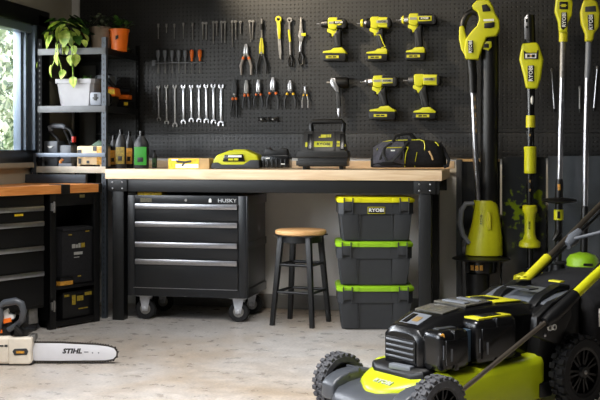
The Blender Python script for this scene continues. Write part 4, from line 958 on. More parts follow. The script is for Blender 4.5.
# cordless drills and drivers
def drill(name, lb, x0, ya, kind, yb0, yb1, bxl, bxr, hx):
    """x0 = nose tip, ya = barrel axis, (yb0, yb1) = foot top and battery bottom, hx = handle centre at the foot"""
    o, q, p = wall((bxl+bxr)/2, yb1)
    t = thing(name, lb, 'power tool', o, 0, 'cordless drills on the pegboard')
    D = .05
    def barrel(xa, xb, ra, rb, mt, nm, prf=None, par=None):
        a, b = q(xa, ya, D), q(xb, ya, D); L = (b-a).length
        M = Matrix.Translation(a) @ Matrix.Rotation(R(90), 4, 'Y')
        pr = prf(L) if prf else [(0, 0), (ra*.9, 0), (ra, L*.08), (rb, L*.92), (rb*.92, L), (0, L)]
        return MB().lathe(pr, 22, M).build(nm, mt, par or t)
    bit = x0
    nose = {'hammer': (7, .029, BLACK), 'impact': (5, .022, SILV), 'drill': (8, .027, SILV), 'drillk': (6, .027, CHAR)}[kind]
    ck = barrel(x0+5, x0+5+nose[0], nose[1]*.72, nose[1], nose[2], 'chuck')
    barrel(x0, x0+5.5, .0035, .0045, SILV, 'bit')
    xs = x0+5+nose[0]; hh = .0355
    if kind == 'impact':
        barrel(x0+4, x0+6.5, .022, .026, LIMED, 'nose_ring', None, ck); barrel(xs-.2, xs+4.5, .031, .033, BLACK, 'collar'); xs += 4
    if kind == 'drill': barrel(x0+5, x0+8, .018, .026, LIMED if 'upper right' in lb else CHAR, 'nose_ring', None, ck)
    xe = {'hammer': 29, 'impact': 33, 'drill': 39, 'drillk': 34}[kind]+x0
    if 'lower' in lb: xe = x0+36
    xm = xs+ (9 if kind in ('hammer', 'drill', 'drillk') else 8)
    # shell
    MB().prism(p([(xs, ya-4.2), (xs+1.2, ya-6), (xm+.5, ya-6.2), (xm+.5, ya+3), (xm-1, ya+6), (xs+3.5, ya+5.8), (xs+.5, ya+4.6)]), -D-.032, -D+.032, .006, None, 3).build('gearbox_shell', LIME, t)
    body = MB().prism(p([(xm, ya-5.6), (xe-1.5, ya-5.4), (xe, ya-3.5), (xe+.2, ya+3), (xe-1.2, ya+5), (xm, ya+4.6)]), -D-.034, -D+.034, .009, None, 3).build('motor_body', LIME if kind in ('impact', 'drillk') else BLACK, t)
    MB().prism(p([(xe-2.4, ya-5.2), (xe+.2, ya-4.6), (xe+1.4, ya-2), (xe+1.4, ya+2.5), (xe+.2, ya+4.6), (xe-2.4, ya+4.8)]), -D-.0365, -D+.0345, .005, None, 2).build('rear_cap', BLACK, body)
    lp = MB().prism(p([(xm-.5, ya-3.2), (xe-3, ya-3.4), (xe-3.2, ya+1.4), (xm+1, ya+2.2)]), -D-.0375, -D-.03, .001).build('label_strip', LIME, body)
    lx = (xm+xe)/2-1.6; e = q(lx, ya-.9, D+.0382)
    dk = kind in ('hammer', 'drill') and x0 < 400 and ya < 60
    pn = MB().bx(e.x-.034, e.x+.034, e.y-.0004, e.y+.002, e.z-.0085, e.z+.0085, .0005).build('maker_plate', BLACK if dk else PLATE, lp)
    text('RYOBI', .0155, PAPW if dk else BLACK, lp, TM(e.x, e.y-.001, e.z), .0004, .0004, 'maker_lettering', 1.05)
    if kind in ('hammer', 'drill'):
        e = q((xs+xm)/2, ya-.8, D+.0325); MB().bx(e.x-.022, e.x+.022, e.y-.001, e.y+.002, e.z-.007, e.z+.007).build('side_plate', PLATE, t)
    # handle
    hx0 = xs+4.2
    yt = ya+5
    MB().prism(p([(hx0-5, ya+4.8), (hx0+5.5, ya+4.6), (hx0+3.4, ya+9), (hx0+1.5, ya+11.5), (hx0-.4, ya+13), (hx0-1, ya+10), (hx0-5.2, ya+8)]), -D-.020, -D+.020, .004).build('trigger_shell', LIME, t)
    e = q(hx0-2.4, ya+9.6, D); MB().bx(e.x-.01, e.x+.014, e.y-.009, e.y+.009, e.z-.02, e.z+.012, .004).build('trigger', BLACK, t)
    g = MB().prism(p([(hx0+.4, ya+11), (hx0+3.2, ya+8), (hx0+6, ya+4.5), (hx0+9, ya+4.5), (hx0+8.6, ya+10), (hx+4, yb0+3), (hx-3.4, yb0+3), (hx0+1.2, ya+15)]), -D-.021, -D+.021, .009, None, 3).build('handle', BLACK, t)
    MB().prism(p([(hx0+2.2, ya+11), (hx0+4, ya+11), (hx+1.2, yb0-1.6), (hx-1.4, yb0-1)]), -D-.0225, -D-.018, .001).build('grip_pad', CHAR, g)
    if kind == 'impact': MB().tube([q(hx0+1, ya+12, D+.017), q(hx0+5.5, ya+12, D+.02), q(hx0+8, ya+19, D+.02), q(hx+3.6, yb0-1.5, D+.02), q(hx, yb0-.5, D+.02)], .0042, 6).build('grip_trim', LIME, g)
    ft = MB().prism(p([(bxl, yb0+5.6), (bxl+.4, yb0+4), (hx-6, yb0+2.6), (hx-4, yb0+.6), (hx+4.4, yb0), (hx+6, yb0+1.6), (bxr, yb0+4.4), (bxr, yb0+6)]), -D-.036, -D+.036, .005, None, 2).build('foot', LIME, t)
    bt = MB().prism(p([(bxl-.3, yb0+5.6), (bxr, yb0+5.9), (bxr, yb1-1), (bxr-1.4, yb1), (bxl+.6, yb1), (bxl-.3, yb1-.9)]), -D-.038, -D+.038, .006, None, 2).build('battery', BLACK, t)
    e = q((bxl+bxr)/2-1, (yb0+5.6+yb1)/2, D+.0385); MB().bx(e.x-.045, e.x+.035, e.y-.0005, e.y+.002, e.z-.008, e.z+.008).build('battery_label', LIMED, bt)
    bars('battery_print', [(-.03, -.008, -.004, .004), (-.002, .02, -.004, .004)], BLACK, bt, Matrix.Translation((e.x, e.y-.001, e.z)))
    e0 = q(xm, ya, .0); MB().tube([q(xm+2, ya, -.002), q(xm+2, ya, .018)], .006, 8).build('hanger', BLACK, t)
    return t
drill('cordless_drill', 'lime and black hammer drill with a black chuck, upper left of the drills', 318, 25, 'hammer', 48.6, 62, 325, 348, 339.5)
drill('impact_driver', 'lime impact driver with a steel and lime nose in the middle of the upper row', 358, 24.2, 'impact', 49.3, 62, 368, 389, 383)
drill('cordless_drill', 'lime drill with a wide silver chuck, upper right of the drills', 397, 21, 'drill', 48, 61, 407, 426, 420)
drill('cordless_drill', 'lime drill with a grey steel chuck in the lower row beside the air wrench', 361.5, 82.5, 'drill', 106.3, 120, 371, 397, 386)
drill('impact_driver', 'lime driver with a dark chuck at the right end of the lower row', 404, 81, 'drillk', 107.5, 119.5, 414.5, 437, 427)
o, q, p = wall(339, 118)
t = thing('air_impact_wrench', 'black and bare metal pistol-shaped air wrench left in the lower row', 'power tool', o)
a, b = q(333, 83, .045), q(349.5, 83, .045); L = (b-a).length
MB().lathe([(0, 0), (.018, 0), (.03, .008), (.033, L*.3), (.033, L*.85), (.028, L), (0, L)], 22, Matrix.Translation(a) @ Matrix.Rotation(R(90), 4, 'Y')).build('housing', BLACK, t)
MB().prism(p([(332.5, 79), (337, 78.4), (338.5, 84), (341, 88), (341, 93), (337.5, 92), (335, 88), (333, 86)]), -.08, -.03, .006).build('front_casting', SILV, t)
MB().cyl(q(328, 83, .045), q(333.5, 83, .045), .006, .008).build('anvil', DSILV, t)
MB().prism(p([(336.8, 88), (341, 88), (342, 105), (341.5, 109), (338.8, 109), (337.8, 100)]), -.06, -.03, .006).build('handle', CHAR, t)
MB().prism(p([(338.6, 106), (342, 106), (342, 116), (340.4, 118), (339, 115)]), -.058, -.034, .004).build('air_inlet', SILV, t)
MB().cyl(q(342, 84, -.002), q(342, 84, .03), .005).build('hanger', DSILV, t)
SHSTK = mat('dull_amber_print', (120, 96, 50), .6)
MOWG = mat('mower_grey_plastic', (66, 69, 74), .38)
# ------------------------------------------------------------------ dark sheets leaning on the lower wall
SHT = mat('dark_glossy_sheet', (38, 40, 42), .16, 0, .5, .3, 5); SHG = mat('grey_glossy_sheet', (78, 82, 86), .2, 0, .5, .25, 6)
def reflection_mat():  # lime patches painted in as a reflection of the lime tools
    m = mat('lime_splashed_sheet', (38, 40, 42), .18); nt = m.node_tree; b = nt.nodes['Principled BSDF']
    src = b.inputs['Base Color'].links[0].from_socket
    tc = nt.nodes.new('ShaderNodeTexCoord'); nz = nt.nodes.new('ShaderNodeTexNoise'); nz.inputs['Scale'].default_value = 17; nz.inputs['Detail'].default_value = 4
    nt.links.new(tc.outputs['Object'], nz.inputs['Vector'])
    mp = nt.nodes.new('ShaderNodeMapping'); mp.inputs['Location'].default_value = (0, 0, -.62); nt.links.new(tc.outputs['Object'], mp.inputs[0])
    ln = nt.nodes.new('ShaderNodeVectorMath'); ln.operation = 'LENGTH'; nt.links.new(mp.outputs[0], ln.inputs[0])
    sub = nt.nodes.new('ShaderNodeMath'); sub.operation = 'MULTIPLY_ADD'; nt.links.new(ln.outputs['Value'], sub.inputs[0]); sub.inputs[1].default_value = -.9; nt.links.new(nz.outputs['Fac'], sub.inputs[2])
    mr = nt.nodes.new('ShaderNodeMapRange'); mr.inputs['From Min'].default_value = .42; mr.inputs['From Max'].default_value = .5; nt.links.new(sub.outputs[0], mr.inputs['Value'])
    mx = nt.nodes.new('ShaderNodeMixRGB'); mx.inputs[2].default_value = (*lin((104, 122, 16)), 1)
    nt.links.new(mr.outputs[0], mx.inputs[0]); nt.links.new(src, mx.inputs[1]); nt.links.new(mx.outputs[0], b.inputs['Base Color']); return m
SHS = reflection_mat()
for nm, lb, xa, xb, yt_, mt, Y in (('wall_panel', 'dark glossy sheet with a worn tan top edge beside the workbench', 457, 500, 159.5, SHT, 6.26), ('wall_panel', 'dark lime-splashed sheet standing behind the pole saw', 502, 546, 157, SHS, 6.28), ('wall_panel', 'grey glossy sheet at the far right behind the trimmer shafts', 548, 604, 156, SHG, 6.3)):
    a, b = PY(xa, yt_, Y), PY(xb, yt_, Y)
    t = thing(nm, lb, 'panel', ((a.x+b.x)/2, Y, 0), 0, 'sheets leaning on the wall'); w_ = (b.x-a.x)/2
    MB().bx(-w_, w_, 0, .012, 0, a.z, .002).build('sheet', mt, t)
    if xa == 457: MB().bx(-w_, w_, -.002, .014, a.z-.012, a.z+.003, .001).build('top_edge', KRAFT, t); MB().bx(-w_-.004, -w_+.03, -.012, .014, 0, a.z, .003).build('side_rail', CHAR, t)
# ------------------------------------------------------------------ tall garden tools in front of the board
def tall(px, py, Y):
    o = PY(px, py, Y)
    return o, (lambda x, y, d=0: PY(x, y, Y)-o+Vector((0, -d, 0))), (lambda l: [((PY(x, y, Y)-o).x, (PY(x, y, Y)-o).z) for x, y in l])
def vtext(s, size, t, v, mt, bold=.0006, nm='maker_lettering', sgn=-1, lean=0):
    return text(s, size, mt, t, Matrix.Translation(v) @ Matrix.Rotation(R(sgn*90+lean), 4, 'Y') @ Matrix.Rotation(R(90), 4, 'X'), .0006, bold, nm)
YA = 6.16
o, q, p = tall(480, 318, YA); o.z = 0
def q(x, y, d=0, o=o): return PY(x, y, YA)-o+Vector((0, -d, 0))
def p(l): return [(q(x, y).x, q(x, y).z) for x, y in l]
t = thing('pole_blower', 'tall lime pole tool with loop handle and wide black tube nearest the drills', 'garden tool', o)
MB().prism(p([(466, 60), (464.5, 52), (466, 40), (472, 32), (477, 27), (479.5, 20), (478, 13), (473, 9.5), (472.3, 6.5), (477, 1.5), (484, .5), (489.5, 1.2), (493, 6.5), (495, 13.5), (499.5, 21), (500, 30), (496.5, 36.5), (487, 38), (484, 45), (481, 53), (479, 60)]), -.055, .045, .014, None, 3).build('housing', LIME, t)
MB().prism(p([(459.5, 27), (464, 26), (465.4, 33), (467.5, 40), (471, 48), (470, 57), (466, 58), (461.5, 50), (459.3, 40)]), -.035, .03, .01, None, 3).build('handle_leg', LIME, t)
MB().tube([q(462.5, 29), q(463.8, 21), q(467, 15), (q(472, 11.5)), q(477.5, 13.5)], [.019, .021, .021, .019, .017], 12).build('loop_grip', BLACK, t)
MB().prism(p([(465.8, 27), (468, 30), (474, 24), (477, 27), (472, 37), (468, 38)]), -.02, .02, .004).build('trigger_guard', CHAR, t)
b_ = MB().prism(p([(482, 6.5), (487, 5.5), (490.5, 10), (491, 12.5), (483, 13)]), -.06, -.05, .002).build('control_panel', BLACK, t)
MB().prism(p([(484.5, 24.5), (494.8, 23), (494.8, 28), (491, 29.2), (484.5, 29.2)]), -.06, -.05, .002).build('vent_window', BLACK, t)
a = q(489, 21.2, .0565); MB().bx(a.x-.03, a.x+.03, a.y, a.y+.006, a.z-.006, a.z+.006).build('print_strip', PAPW, t)
lp = MB().prism(p([(468.2, 42), (473.2, 41.4), (473.8, 53.4), (469, 54)]), -.061, -.05, .002).build('label', BLACK, t)
v = q(471, 47.7, .0618); vtext('RYOBI', .026, lp, v, PAPW)
MB().prism(p([(485, 42), (491.5, 42), (492, 47), (489, 51), (483.5, 49.5)]), -.04, .0, .004).build('battery_clip', LIME, t)
a = q(487, 46.5, .042); MB().bx(a.x-.015, a.x+.012, a.y, a.y+.01, a.z-.012, a.z+.012, .002).build('clip_window', BLACK, t)
MB().tube([q(489.5, 36, -.03), q(489.5, 100, -.03), q(488.5, 204, -.03)], .051, 20).build('blower_tube', CHAR if False else BLACK, t)
MB().tube([q(471, 58), q(472.6, 76), q(473, 93)], [.027, .026, .024], 16).build('upper_sleeve', BLACK, t)
MB().tube([q(473, 92), q(474.4, 125), q(475.5, 155), q(477, 180), q(478.6, 204)], .0162, 16).build('silver_shaft', SILV, t)
for k in range(5): a = q(474.8+k*.3, 99+k*8, .0); MB().bx(a.x, a.x+.004, -.022, -.012, a.z-.012, a.z+.012).build('shaft_print', SHSTK, t)
lh = MB().loft([[(c.x+math.cos(2*PI*j/16)*r*1.0, math.sin(2*PI*j/16)*r*.8+(.02), c.z) for j in range(16)] for c, r in ((q(484, 255), .108), (q(484, 250), .106), (q(485, 236), .098), (q(486, 222), .082), (q(486, 210), .072), (q(484.5, 203), .070), (q(484.5, 200.5), .062))]).build('lower_housing', LIME, t)
MB().tube([q(474.5, 203, .03), q(466, 203.5, .03), q(461.6, 210, .03), q(460.4, 222, .03), q(463, 234, .03), q(469.5, 243, .03)], [.012, .014, .016, .016, .014, .012], 10).build('side_handle', CHARL, t)
MB().prism(p([(488, 211), (491, 213), (491.5, 228), (488, 229), (486.5, 220)]), -.066, -.05, .004).build('side_vent', LIMED, t)
v = q(481.6, 219, .062); vtext('RYOBI', .02, lh, v, BLACK, .0003, 'maker_lettering', -1, 3)
c = q(481, 256.5); T = Matrix.Translation((c.x, .01, c.z))
MB().lathe([(0, .002), (.09, .004), (.165, -.008), (.17, -.014), (.162, -.018), (.09, -.01), (0, -.01)], 36, T).build('guard_disc', BLACK, t)
hb = MB().lathe([(0, 0), (.092, 0), (.094, -.02), (.09, -.082), (.07, -.092), (0, -.092)], 28, T @ Matrix.Translation((0, 0, -.008))).build('motor_base', BLACKG, t)
m = MB()
for x in (473, 477.5, 482): a = q(x, 266, .092); m.bx(a.x-.01, a.x+.008, a.y-.002 if x > 474 else a.y+.012, a.y+.03, a.z-.016, a.z+.012)
m.build('warning_label', LABO, hb)
MB().lathe([(0, 0), (.062, 0), (.066, c.z-.2), (.07, c.z-.1), (0, c.z-.1)], 24, Matrix.Translation((c.x-.02, .01, 0))).build('collection_tube', BLACK, t)
# pole saw
YBp = 6.2
o, q, p = tall(530, 310, YBp); o.z = 0
def q(x, y, d=0, o=o): return PY(x, y, YBp)-o+Vector((0, -d, 0))
def p(l): return [(q(x, y).x, q(x, y).z) for x, y in l]
t = thing('pole_saw', 'lime pole saw with a short steel bar on top and two lime grips', 'garden tool', o)
MB().tube([q(529.7, 15.5), q(530, 44)], [.028, .033], 16).build('neck', BLACK, t)
m = MB(); m.prism(p([(524.3, 19), (527, 15), (529, 14.5), (529.6, 40), (524.6, 40)]), -.042, -.03, .002); m.build('guide_bar', SILV, t)
m = MB(); a = q(526.8, 21, .045); m.bx(a.x-.006, a.x+.006, a.y, a.y+.004, a.z-.012, a.z+.01); a = q(527, 28, .045); m.cyl(a, a+Vector((0, .01, 0)), .008); m.build('bar_slot', BLACK, t)
MB().prism(p([(522, 44), (537, 43), (539, 46), (543.4, 60), (541, 78), (537.5, 89), (526, 89), (523.5, 76), (519.2, 60)]), -.052, .045, .014, None, 3).build('housing', LIME, t)
m = MB(); m.prism(p([(523.5, 51), (526, 53.5), (536.5, 53.5), (537, 51), (538.5, 51), (538, 60), (524, 60)]), -.056, -.048, .002); b_ = m.build('label', BLACK, t)
a = q(530.8, 56.8, .0568); m = MB(); m.bx(a.x-.032, a.x+.03, a.y, a.y+.004, a.z-.013, a.z+.013); pl_ = m.build('label_plate', PAPW, b_); bars('label_print', [(-.022, -.006, -.008, .008), (.006, .022, -.008, .008)], BLACK, b_, Matrix.Translation((a.x, a.y-.001, a.z))); bars('amber_print', [(-.004, .004, -.006, .006)], LABO, b_, Matrix.Translation((a.x, a.y-.001, a.z)))
lp = MB().prism(p([(527.5, 66.5), (534, 66), (534, 82), (527.5, 82)]), -.057, -.048, .004).build('maker_label', BLACK, t)
vtext('RYOBI', .032, lp, q(530.8, 74.2, .058), PAPW, .0006)
MB().tube([q(530.6, 88), q(530.6, 110), q(530, 170), q(530, 210), q(530.5, 268)], [.026, .022, .0215, .021, .022], 14).build('shaft', BLACKG, t)
m = MB(); m.ball(q(531.8, 100, .018), (.009, .008, .03)); m.build('shaft_mark', PAPW, t)
MB().tube([q(530.6, 115.5), q(530.6, 127.5)], .027, 14).build('sleeve', LIMED, t)
MB().tube([q(530, 146.5), q(530, 147.5), q(530.2, 150), q(530.2, 170), q(530.2, 172), q(530.2, 173.3)], [.032, .037, .035, .035, .036, .032], 16).build('upper_grip', LIME, t)
for y in (135, 181, 190): a = q(530, y, .0215); MB().bx(a.x-.006, a.x+.004, a.y, a.y+.006, a.z-.008, a.z+.007).build('shaft_sticker', SHSTK, t)
MB().tube([q(529.8, y) for y in (205, 206, 211, 214, 222, 234, 239, 242, 246, 247.3)], [.034, .042, .043, .033, .030, .031, .04, .06, .064, .058], 18).build('lower_grip', LIME, t)
vtext('RYOBI', .016, t, q(529.6, 225, .0312), BLACK, .0002)
MB().tube([q(520, 208, -.02), q(523, 206.5, -.03), q(530, 206, -.01), q(538, 206.5, -.03), q(541, 209, -.02)], .009, 8).build('cross_bracket', BLACK, t)
# small lime cultivator at its foot
o = PY(531, 300, 6.1); o.z = 0
t = thing('lime_tiller_head', 'lime clawed tiller head standing on the floor under the pole saw', 'garden tool', o)
def q(x, y, d=0, o=o): return PY(x, y, 6.1)-o+Vector((0, -d, 0))
c = q(531, 272)
MB().loft([[(c.x+math.cos(2*PI*j/14)*r, math.sin(2*PI*j/14)*r*.8, q(0, y).z) for j in range(14)] for y, r in ((268, .03), (271, .06), (276, .085), (283, .095), (290, .08))]).build('housing', LIMED, t)
for x in (517, 523, 539, 546): a = q(x, 276); MB().tube([Vector((c.x+(a.x-c.x)*.5, -.03, a.z+.01)), Vector((a.x, -.05, a.z)), Vector((a.x+.01*(1 if x > 531 else -1), -.05, a.z-.09)), Vector((a.x, -.04, .0))], [.02, .022, .02, .012], 8).build('claw', LIMED, t)
a = q(523, 281); MB().cyl((a.x, -.09, a.z-.02), (a.x, -.05, a.z-.02), .045).build('wheel', BLACK, t)
MB().cyl((c.x, 0, c.z+.02), (c.x, 0, .0), .03).build('stem', BLACK, t)
# string trimmer with disc guard
YD = 6.1
o = PY(557, 310, YD); o.z = 0
def q(x, y, d=0, o=o): return PY(x, y, YD)-o+Vector((0, -d, 0))
def p(l): return [(q(x, y).x, q(x, y).z) for x, y in l]
t = thing('string_trimmer', 'lime headed trimmer with a silver shaft and a black disc guard halfway down', 'garden tool', o)
MB().prism(p([(556, -4), (571, -4), (572.3, 4), (571.5, 16), (567.5, 23), (567, 33), (559, 33), (558, 22), (554.5, 12)]), -.052, .045, .013, None, 3).build('housing', LIME, t)
m = MB(); m.prism(p([(559, 3), (567.5, 3), (567.5, 10.5), (559, 10.5)]), -.056, -.048, .002); b_ = m.build('window', BLACK, t)
m = MB(); a = q(563.2, 6.8, .057); m.bx(a.x-.012, a.x+.012, a.y, a.y+.004, a.z-.008, a.z+.008); a = q(563.2, 6.8, .057); m.bx(a.x-.02, a.x+.02, a.y+.001, a.y+.004, a.z-.002, a.z+.002); m.build('badge', LIMED, b_)
lp = MB().prism(p([(561, 13.5), (566.5, 13.5), (567, 27), (563, 31), (560.5, 29)]), -.057, -.047, .003).build('maker_label', BLACK, t)
vtext('RYOBI', .029, lp, q(563.8, 21, .058), PAPW, .0006)
MB().tube([q(563.2, 32), q(563.2, 42)], .024, 14).build('collar', LIMED, t)
MB().tube([q(563, 40), q(562.4, 70), q(562.2, 78)], .0165, 12).build('upper_shaft', DSILV, t)
MB().tube([q(562.2, 77), q(560.8, 130), q(559.6, 181)], .0155, 12).build('silver_shaft', SILV, t)
MB().tube([q(559.6, 179), q(559.4, 186), q(559, 196), q(558.6, 245), q(558, 262)], [.018, .023, .022, .02, .02], 12).build('lower_shaft', BLACK, t)
c = q(559.3, 199.5); MB().lathe([(0, .012), (.03, .012), (.092, .002), (.1, -.006), (.096, -.012), (.04, -.022), (0, -.022)], 28, Matrix.Translation((c.x, 0, c.z))).build('guard_disc', BLACK, t)
MB().tube([q(558.7, 209.5), q(558.6, 219.8)], .0275, 14).build('lime_sleeve', LIME, t); a = q(558.6, 214.6, .0275); MB().bx(a.x-.008, a.x+.008, a.y-.001, a.y+.006, a.z-.02, a.z+.02).build('sleeve_print', BLACK, t)
MB().tube([q(559, 184, .02), q(559.1, 190, .02)], .0085, 8).build('shaft_sticker', LABO, t)
MB().tube([q(558.6, 232), q(556, 236, .03), q(553, 240, .03)], [.024, .014, .01], 8).build('clamp_knob', BLACK, t)
MB().lathe([(0, 0), (.05, 0), (.06, .1), (.04, .35), (.022, q(0, 260).z+.02), (0, q(0, 260).z+.02)], 18, Matrix.Translation((q(558, 262).x, 0, 0))).build('cutting_head', BLACK, t)
# trimmer with green head
YE = 6.04
o = PY(584, 310, YE); o.z = 0
def q(x, y, d=0, o=o): return PY(x, y, YE)-o+Vector((0, -d, 0))
def p(l): return [(q(x, y).x, q(x, y).z) for x, y in l]
t = thing('string_trimmer', 'rightmost lime trimmer with a silver shaft running down to a bright green head', 'garden tool', o)
MB().prism(p([(583, 1), (592, 0), (597, 3), (599.5, 14), (598.5, 28), (594, 34), (592.5, 42), (585, 42), (585, 34), (581, 24), (580, 12)]), -.052, .045, .013, None, 3).build('housing', LIMED, t)
m = MB(); m.prism(p([(584.5, 8), (595, 7), (595.5, 13), (584.5, 13)]), -.056, -.048, .002); m.build('window', CHAR, t)
lp = MB().prism(p([(587, 16), (593, 15.5), (593.5, 31), (587.5, 31)]), -.057, -.047, .003).build('maker_label', BLACK, t)
vtext('RYOBI', .03, lp, q(590.3, 23.5, .058), PAPW, .0006)
MB().tube([q(589, 40), q(588.4, 60), q(587.5, 78)], .018, 12).build('upper_shaft', CHARL, t)
MB().tube([q(587.5, 77), q(586, 130), q(585, 209)], .0155, 12).build('silver_shaft', SILV, t)
MB().tube([q(585, 206), q(584.8, 209), q(584.6, 225), q(584, 252)], [.017, .0215, .021, .021], 12).build('lower_sleeve', BLACK, t)
c = q(582.5, 266)
MB().lathe([(0, .075), (.02, .078), (.045, .07), (.07, .062), (.086, .04), (.09, .005), (.086, 0), (0, 0)], 28, Matrix.Translation((c.x, 0, c.z))).build('head_cover', GREEN, t)
MB().bx(c.x+.0, c.x+.05, -.0905, -.08, c.z+.01, c.z+.024).build('head_print', BLACK, t)
MB().lathe([(0, c.z+.004), (.082, c.z+.004), (.084, c.z-.06), (.05, c.z-.12), (.05, 0), (0, 0)], 24, Matrix.Translation((c.x, 0, 0))).build('spool', mat('teal_black_plastic', (36, 48, 50), .35), t)
MB().bx(c.x-.15, c.x-.06, -.02, .02, c.z+.01, c.z+.025, .004).build('line_guard', BLACK, t)
MB().tube([q(584.6, 224), q(579, 226, .02), q(574, 228, .02)], [.016, .01, .008], 8).build('clamp_knob', BLACK, t)
# thin steel rods hung on the board
for i, (x, ya, yb_, x2, lb) in enumerate(((551.8, 70.5, 112, 554.3, 'thin steel rod hanging between the pole saw and the first trimmer'), (579.8, 88, 112, 579.6, 'short faint steel rod hanging just left of the rightmost trimmer shaft'), (597, 68, 111, 593.8, 'thin leaning steel rod at the right edge beyond the rightmost trimmer'))):
    o, q, p_ = wall(x2, yb_); t = thing('steel_rod', lb, 'rod', o, 0, 'thin rods on the pegboard')
    MB().tube([q(x, ya, .014), q(x2, yb_-2.5, .014)], .0062, 8).build('shank', SILV if i != 1 else DSILV, t)
    MB().ball(q(x, ya, .014), (.009, .007, .014)).build('eye', DSILV, t); MB().tube([q(x2, yb_-3, .014), q(x2, yb_, .014)], .0075, 8).build('tip', BLACK, t); MB().cyl(q(x, ya, -.002), q(x, ya, .02), .0025, None, 6).build('hanger', DSILV, t)
# ------------------------------------------------------------------ lawn mower
def c2w(x, d): return Vector((x*cs-d*sn, x*sn+d*cs, 0))
mo = c2w(.31, 3.80)
mow = thing('lawn_mower', 'lime and black lawn mower with knobbly tyres and a fabric grass bag', 'lawn mower', mo, R(229))
def wheel(x, y, D, wd, out):
    r = D/2; T = Matrix.Translation((x, y, r)) @ Matrix.Rotation(R(-90 if out > 0 else 90), 4, 'X')
    m = MB(); rr = r*.93
    m.lathe([(r*.66, -wd*.42), (r*.7, -wd*.48), (rr*.95, -wd*.47), (rr, -wd*.3), (rr, wd*.3), (rr*.95, wd*.47), (r*.7, wd*.48), (r*.66, wd*.42), (r*.64, 0), (r*.66, -wd*.42)], 44, T)
    n = 24
    for k in range(n):
        for s, of in ((-1, 0), (1, .5)):
            A = T @ Matrix.Rotation(2*PI*(k+of)/n, 4, 'Z')
            m.box((rr+r*.025, 0, s*wd*.28), (r*.1, r*.155, wd*.34), (0, 0, 0), .0018, A, 1)
        A = T @ Matrix.Rotation(2*PI*(k+.25)/n, 4, 'Z'); m.box((rr+r*.015, 0, 0), (r*.07, r*.1, wd*.2), None, .0015, A, 1)
    w_ = m.build('wheel', RUBL if x > -.2 else RUB, mow)
    m = MB(); m.lathe([(r*.6, -wd*.4), (r*.66, -wd*.44), (r*.68, 0), (r*.66, wd*.44), (r*.6, wd*.4), (r*.6, -wd*.4)], 36, T)
    m.lathe([(0, -wd*.45), (r*.15, -wd*.45), (r*.2, -wd*.3), (r*.2, wd*.35), (r*.15, wd*.48), (0, wd*.5)], 20, T)
    for k in range(7):
        for s in (-.16, .16):
            A = T @ Matrix.Rotation(2*PI*k/7+s, 4, 'Z'); m.box((r*.4, 0, wd*.22), (r*.46, r*.062, wd*.2), None, .001, A, 1)
    m.lathe([(r*.18, -wd*.1), (r*.62, -wd*.1), (r*.62, -wd*.05), (r*.18, -wd*.05)], 24, T)
    m.build('rim', BLACK, w_)
    MB().ball((x, y+out*wd*.5, r), (r*.06, wd*.06, r*.06)).build('axle_nut', DSILV, w_)
wheel(-.004, .27, .222, .07, 1); wheel(0, -.265, .22, .066, -1); wheel(-.765, .27, .282, .07, 1); wheel(-.765, -.27, .282, .07, -1)
def dsec(x, hw, zb, zt, c=.035): return [(x, -hw, zb), (x, -hw, zt-c), (x, -hw+c*.35, zt-c*.35), (x, -hw+c, zt), (x, hw-c, zt), (x, hw-c*.35, zt-c*.35), (x, hw, zt-c), (x, hw, zb)]
MB().loft([dsec(.068, .035, .09, .132, .02), dsec(.055, .06, .08, .143, .02), dsec(.012, .128, .06, .16, .03), dsec(-.02, .15, .05, .17), dsec(-.06, .168, .05, .18), dsec(-.115, .18, .05, .196), dsec(-.135, .222, .05, .198), dsec(-.3, .225, .05, .202), dsec(-.5, .225, .05, .205), dsec(-.6, .225, .05, .213), dsec(-.625, .215, .06, .216)]).build('deck', LIMEM, mow)
MB().loft([dsec(.135, .13, .05, .08, .02), dsec(.122, .155, .045, .1, .02), dsec(.09, .178, .05, .118, .02), dsec(.04, .182, .05, .132, .02), dsec(-.04, .184, .05, .142, .02)]).build('front_bumper', MOWG, mow)
for s in (-1, 1):
    m = MB(); prof = []
    for k in range(9):
        a = R(15+150*k/8); prof.append((math.cos(a)*.135, .11+math.sin(a)*.062))
    top = [(x, z) for x, z in prof]; poly = top+[(-.13, .07), (.13, .07)]
    M = Matrix.Translation((-.012, s*.193, 0)); m.prism(poly, -.036, .036, .012, M, 3)
    for k in (-.05, .0, .05): m.box((-.012+k, s*.193, .168-abs(k)*.25), (.012, .074, .02), (0, k*6, 0), .003)
    m.build('wheel_arch', MOWG, mow)
for s in (-1, 1): MB().bx(-.66, -.585, s*.2-.03, s*.2+.03, .05, .11, .01).build('deck_corner', BLACK, mow)
# motor deck ring and front vent
MB().loft([dsec(-.035, .1, .16, .19, .012), dsec(-.06, .14, .17, .205, .012), dsec(-.55, .17, .18, .222, .012)]).build('motor_plate', BLACK, mow)
MB().box((-.055, .03, .205), (.03, .1, .02), (0, 0, R(10)), .006).build('front_clip', CHARL, mow)
def hsec(x, hw, zb, zt, c=.045): return [(x, -hw, zb), (x, -hw, zt-c), (x, -hw+c*.8, zt-c*.2), (x, -hw+c*1.6, zt), (x, hw-c*1.6, zt), (x, hw-c*.8, zt-c*.2), (x, hw, zt-c), (x, hw, zb)]
hs = MB().loft([hsec(-.08, .088, .21, .325, .03), hsec(-.095, .106, .2, .348, .04), hsec(-.2, .13, .2, .385), hsec(-.33, .145, .2, .405), hsec(-.46, .15, .2, .409), hsec(-.62, .148, .2, .405), hsec(-.69, .14, .2, .396), hsec(-.705, .12, .22, .375)], None, True, .004).build('motor_housing', BLACKG, mow)
m = MB()
for z in (.232, .252, .272, .292): m.box((-.078, 0, z), (.016, .15, .008), (0, R(-18), 0), .002)
m.build('front_grille', MOWG, hs)
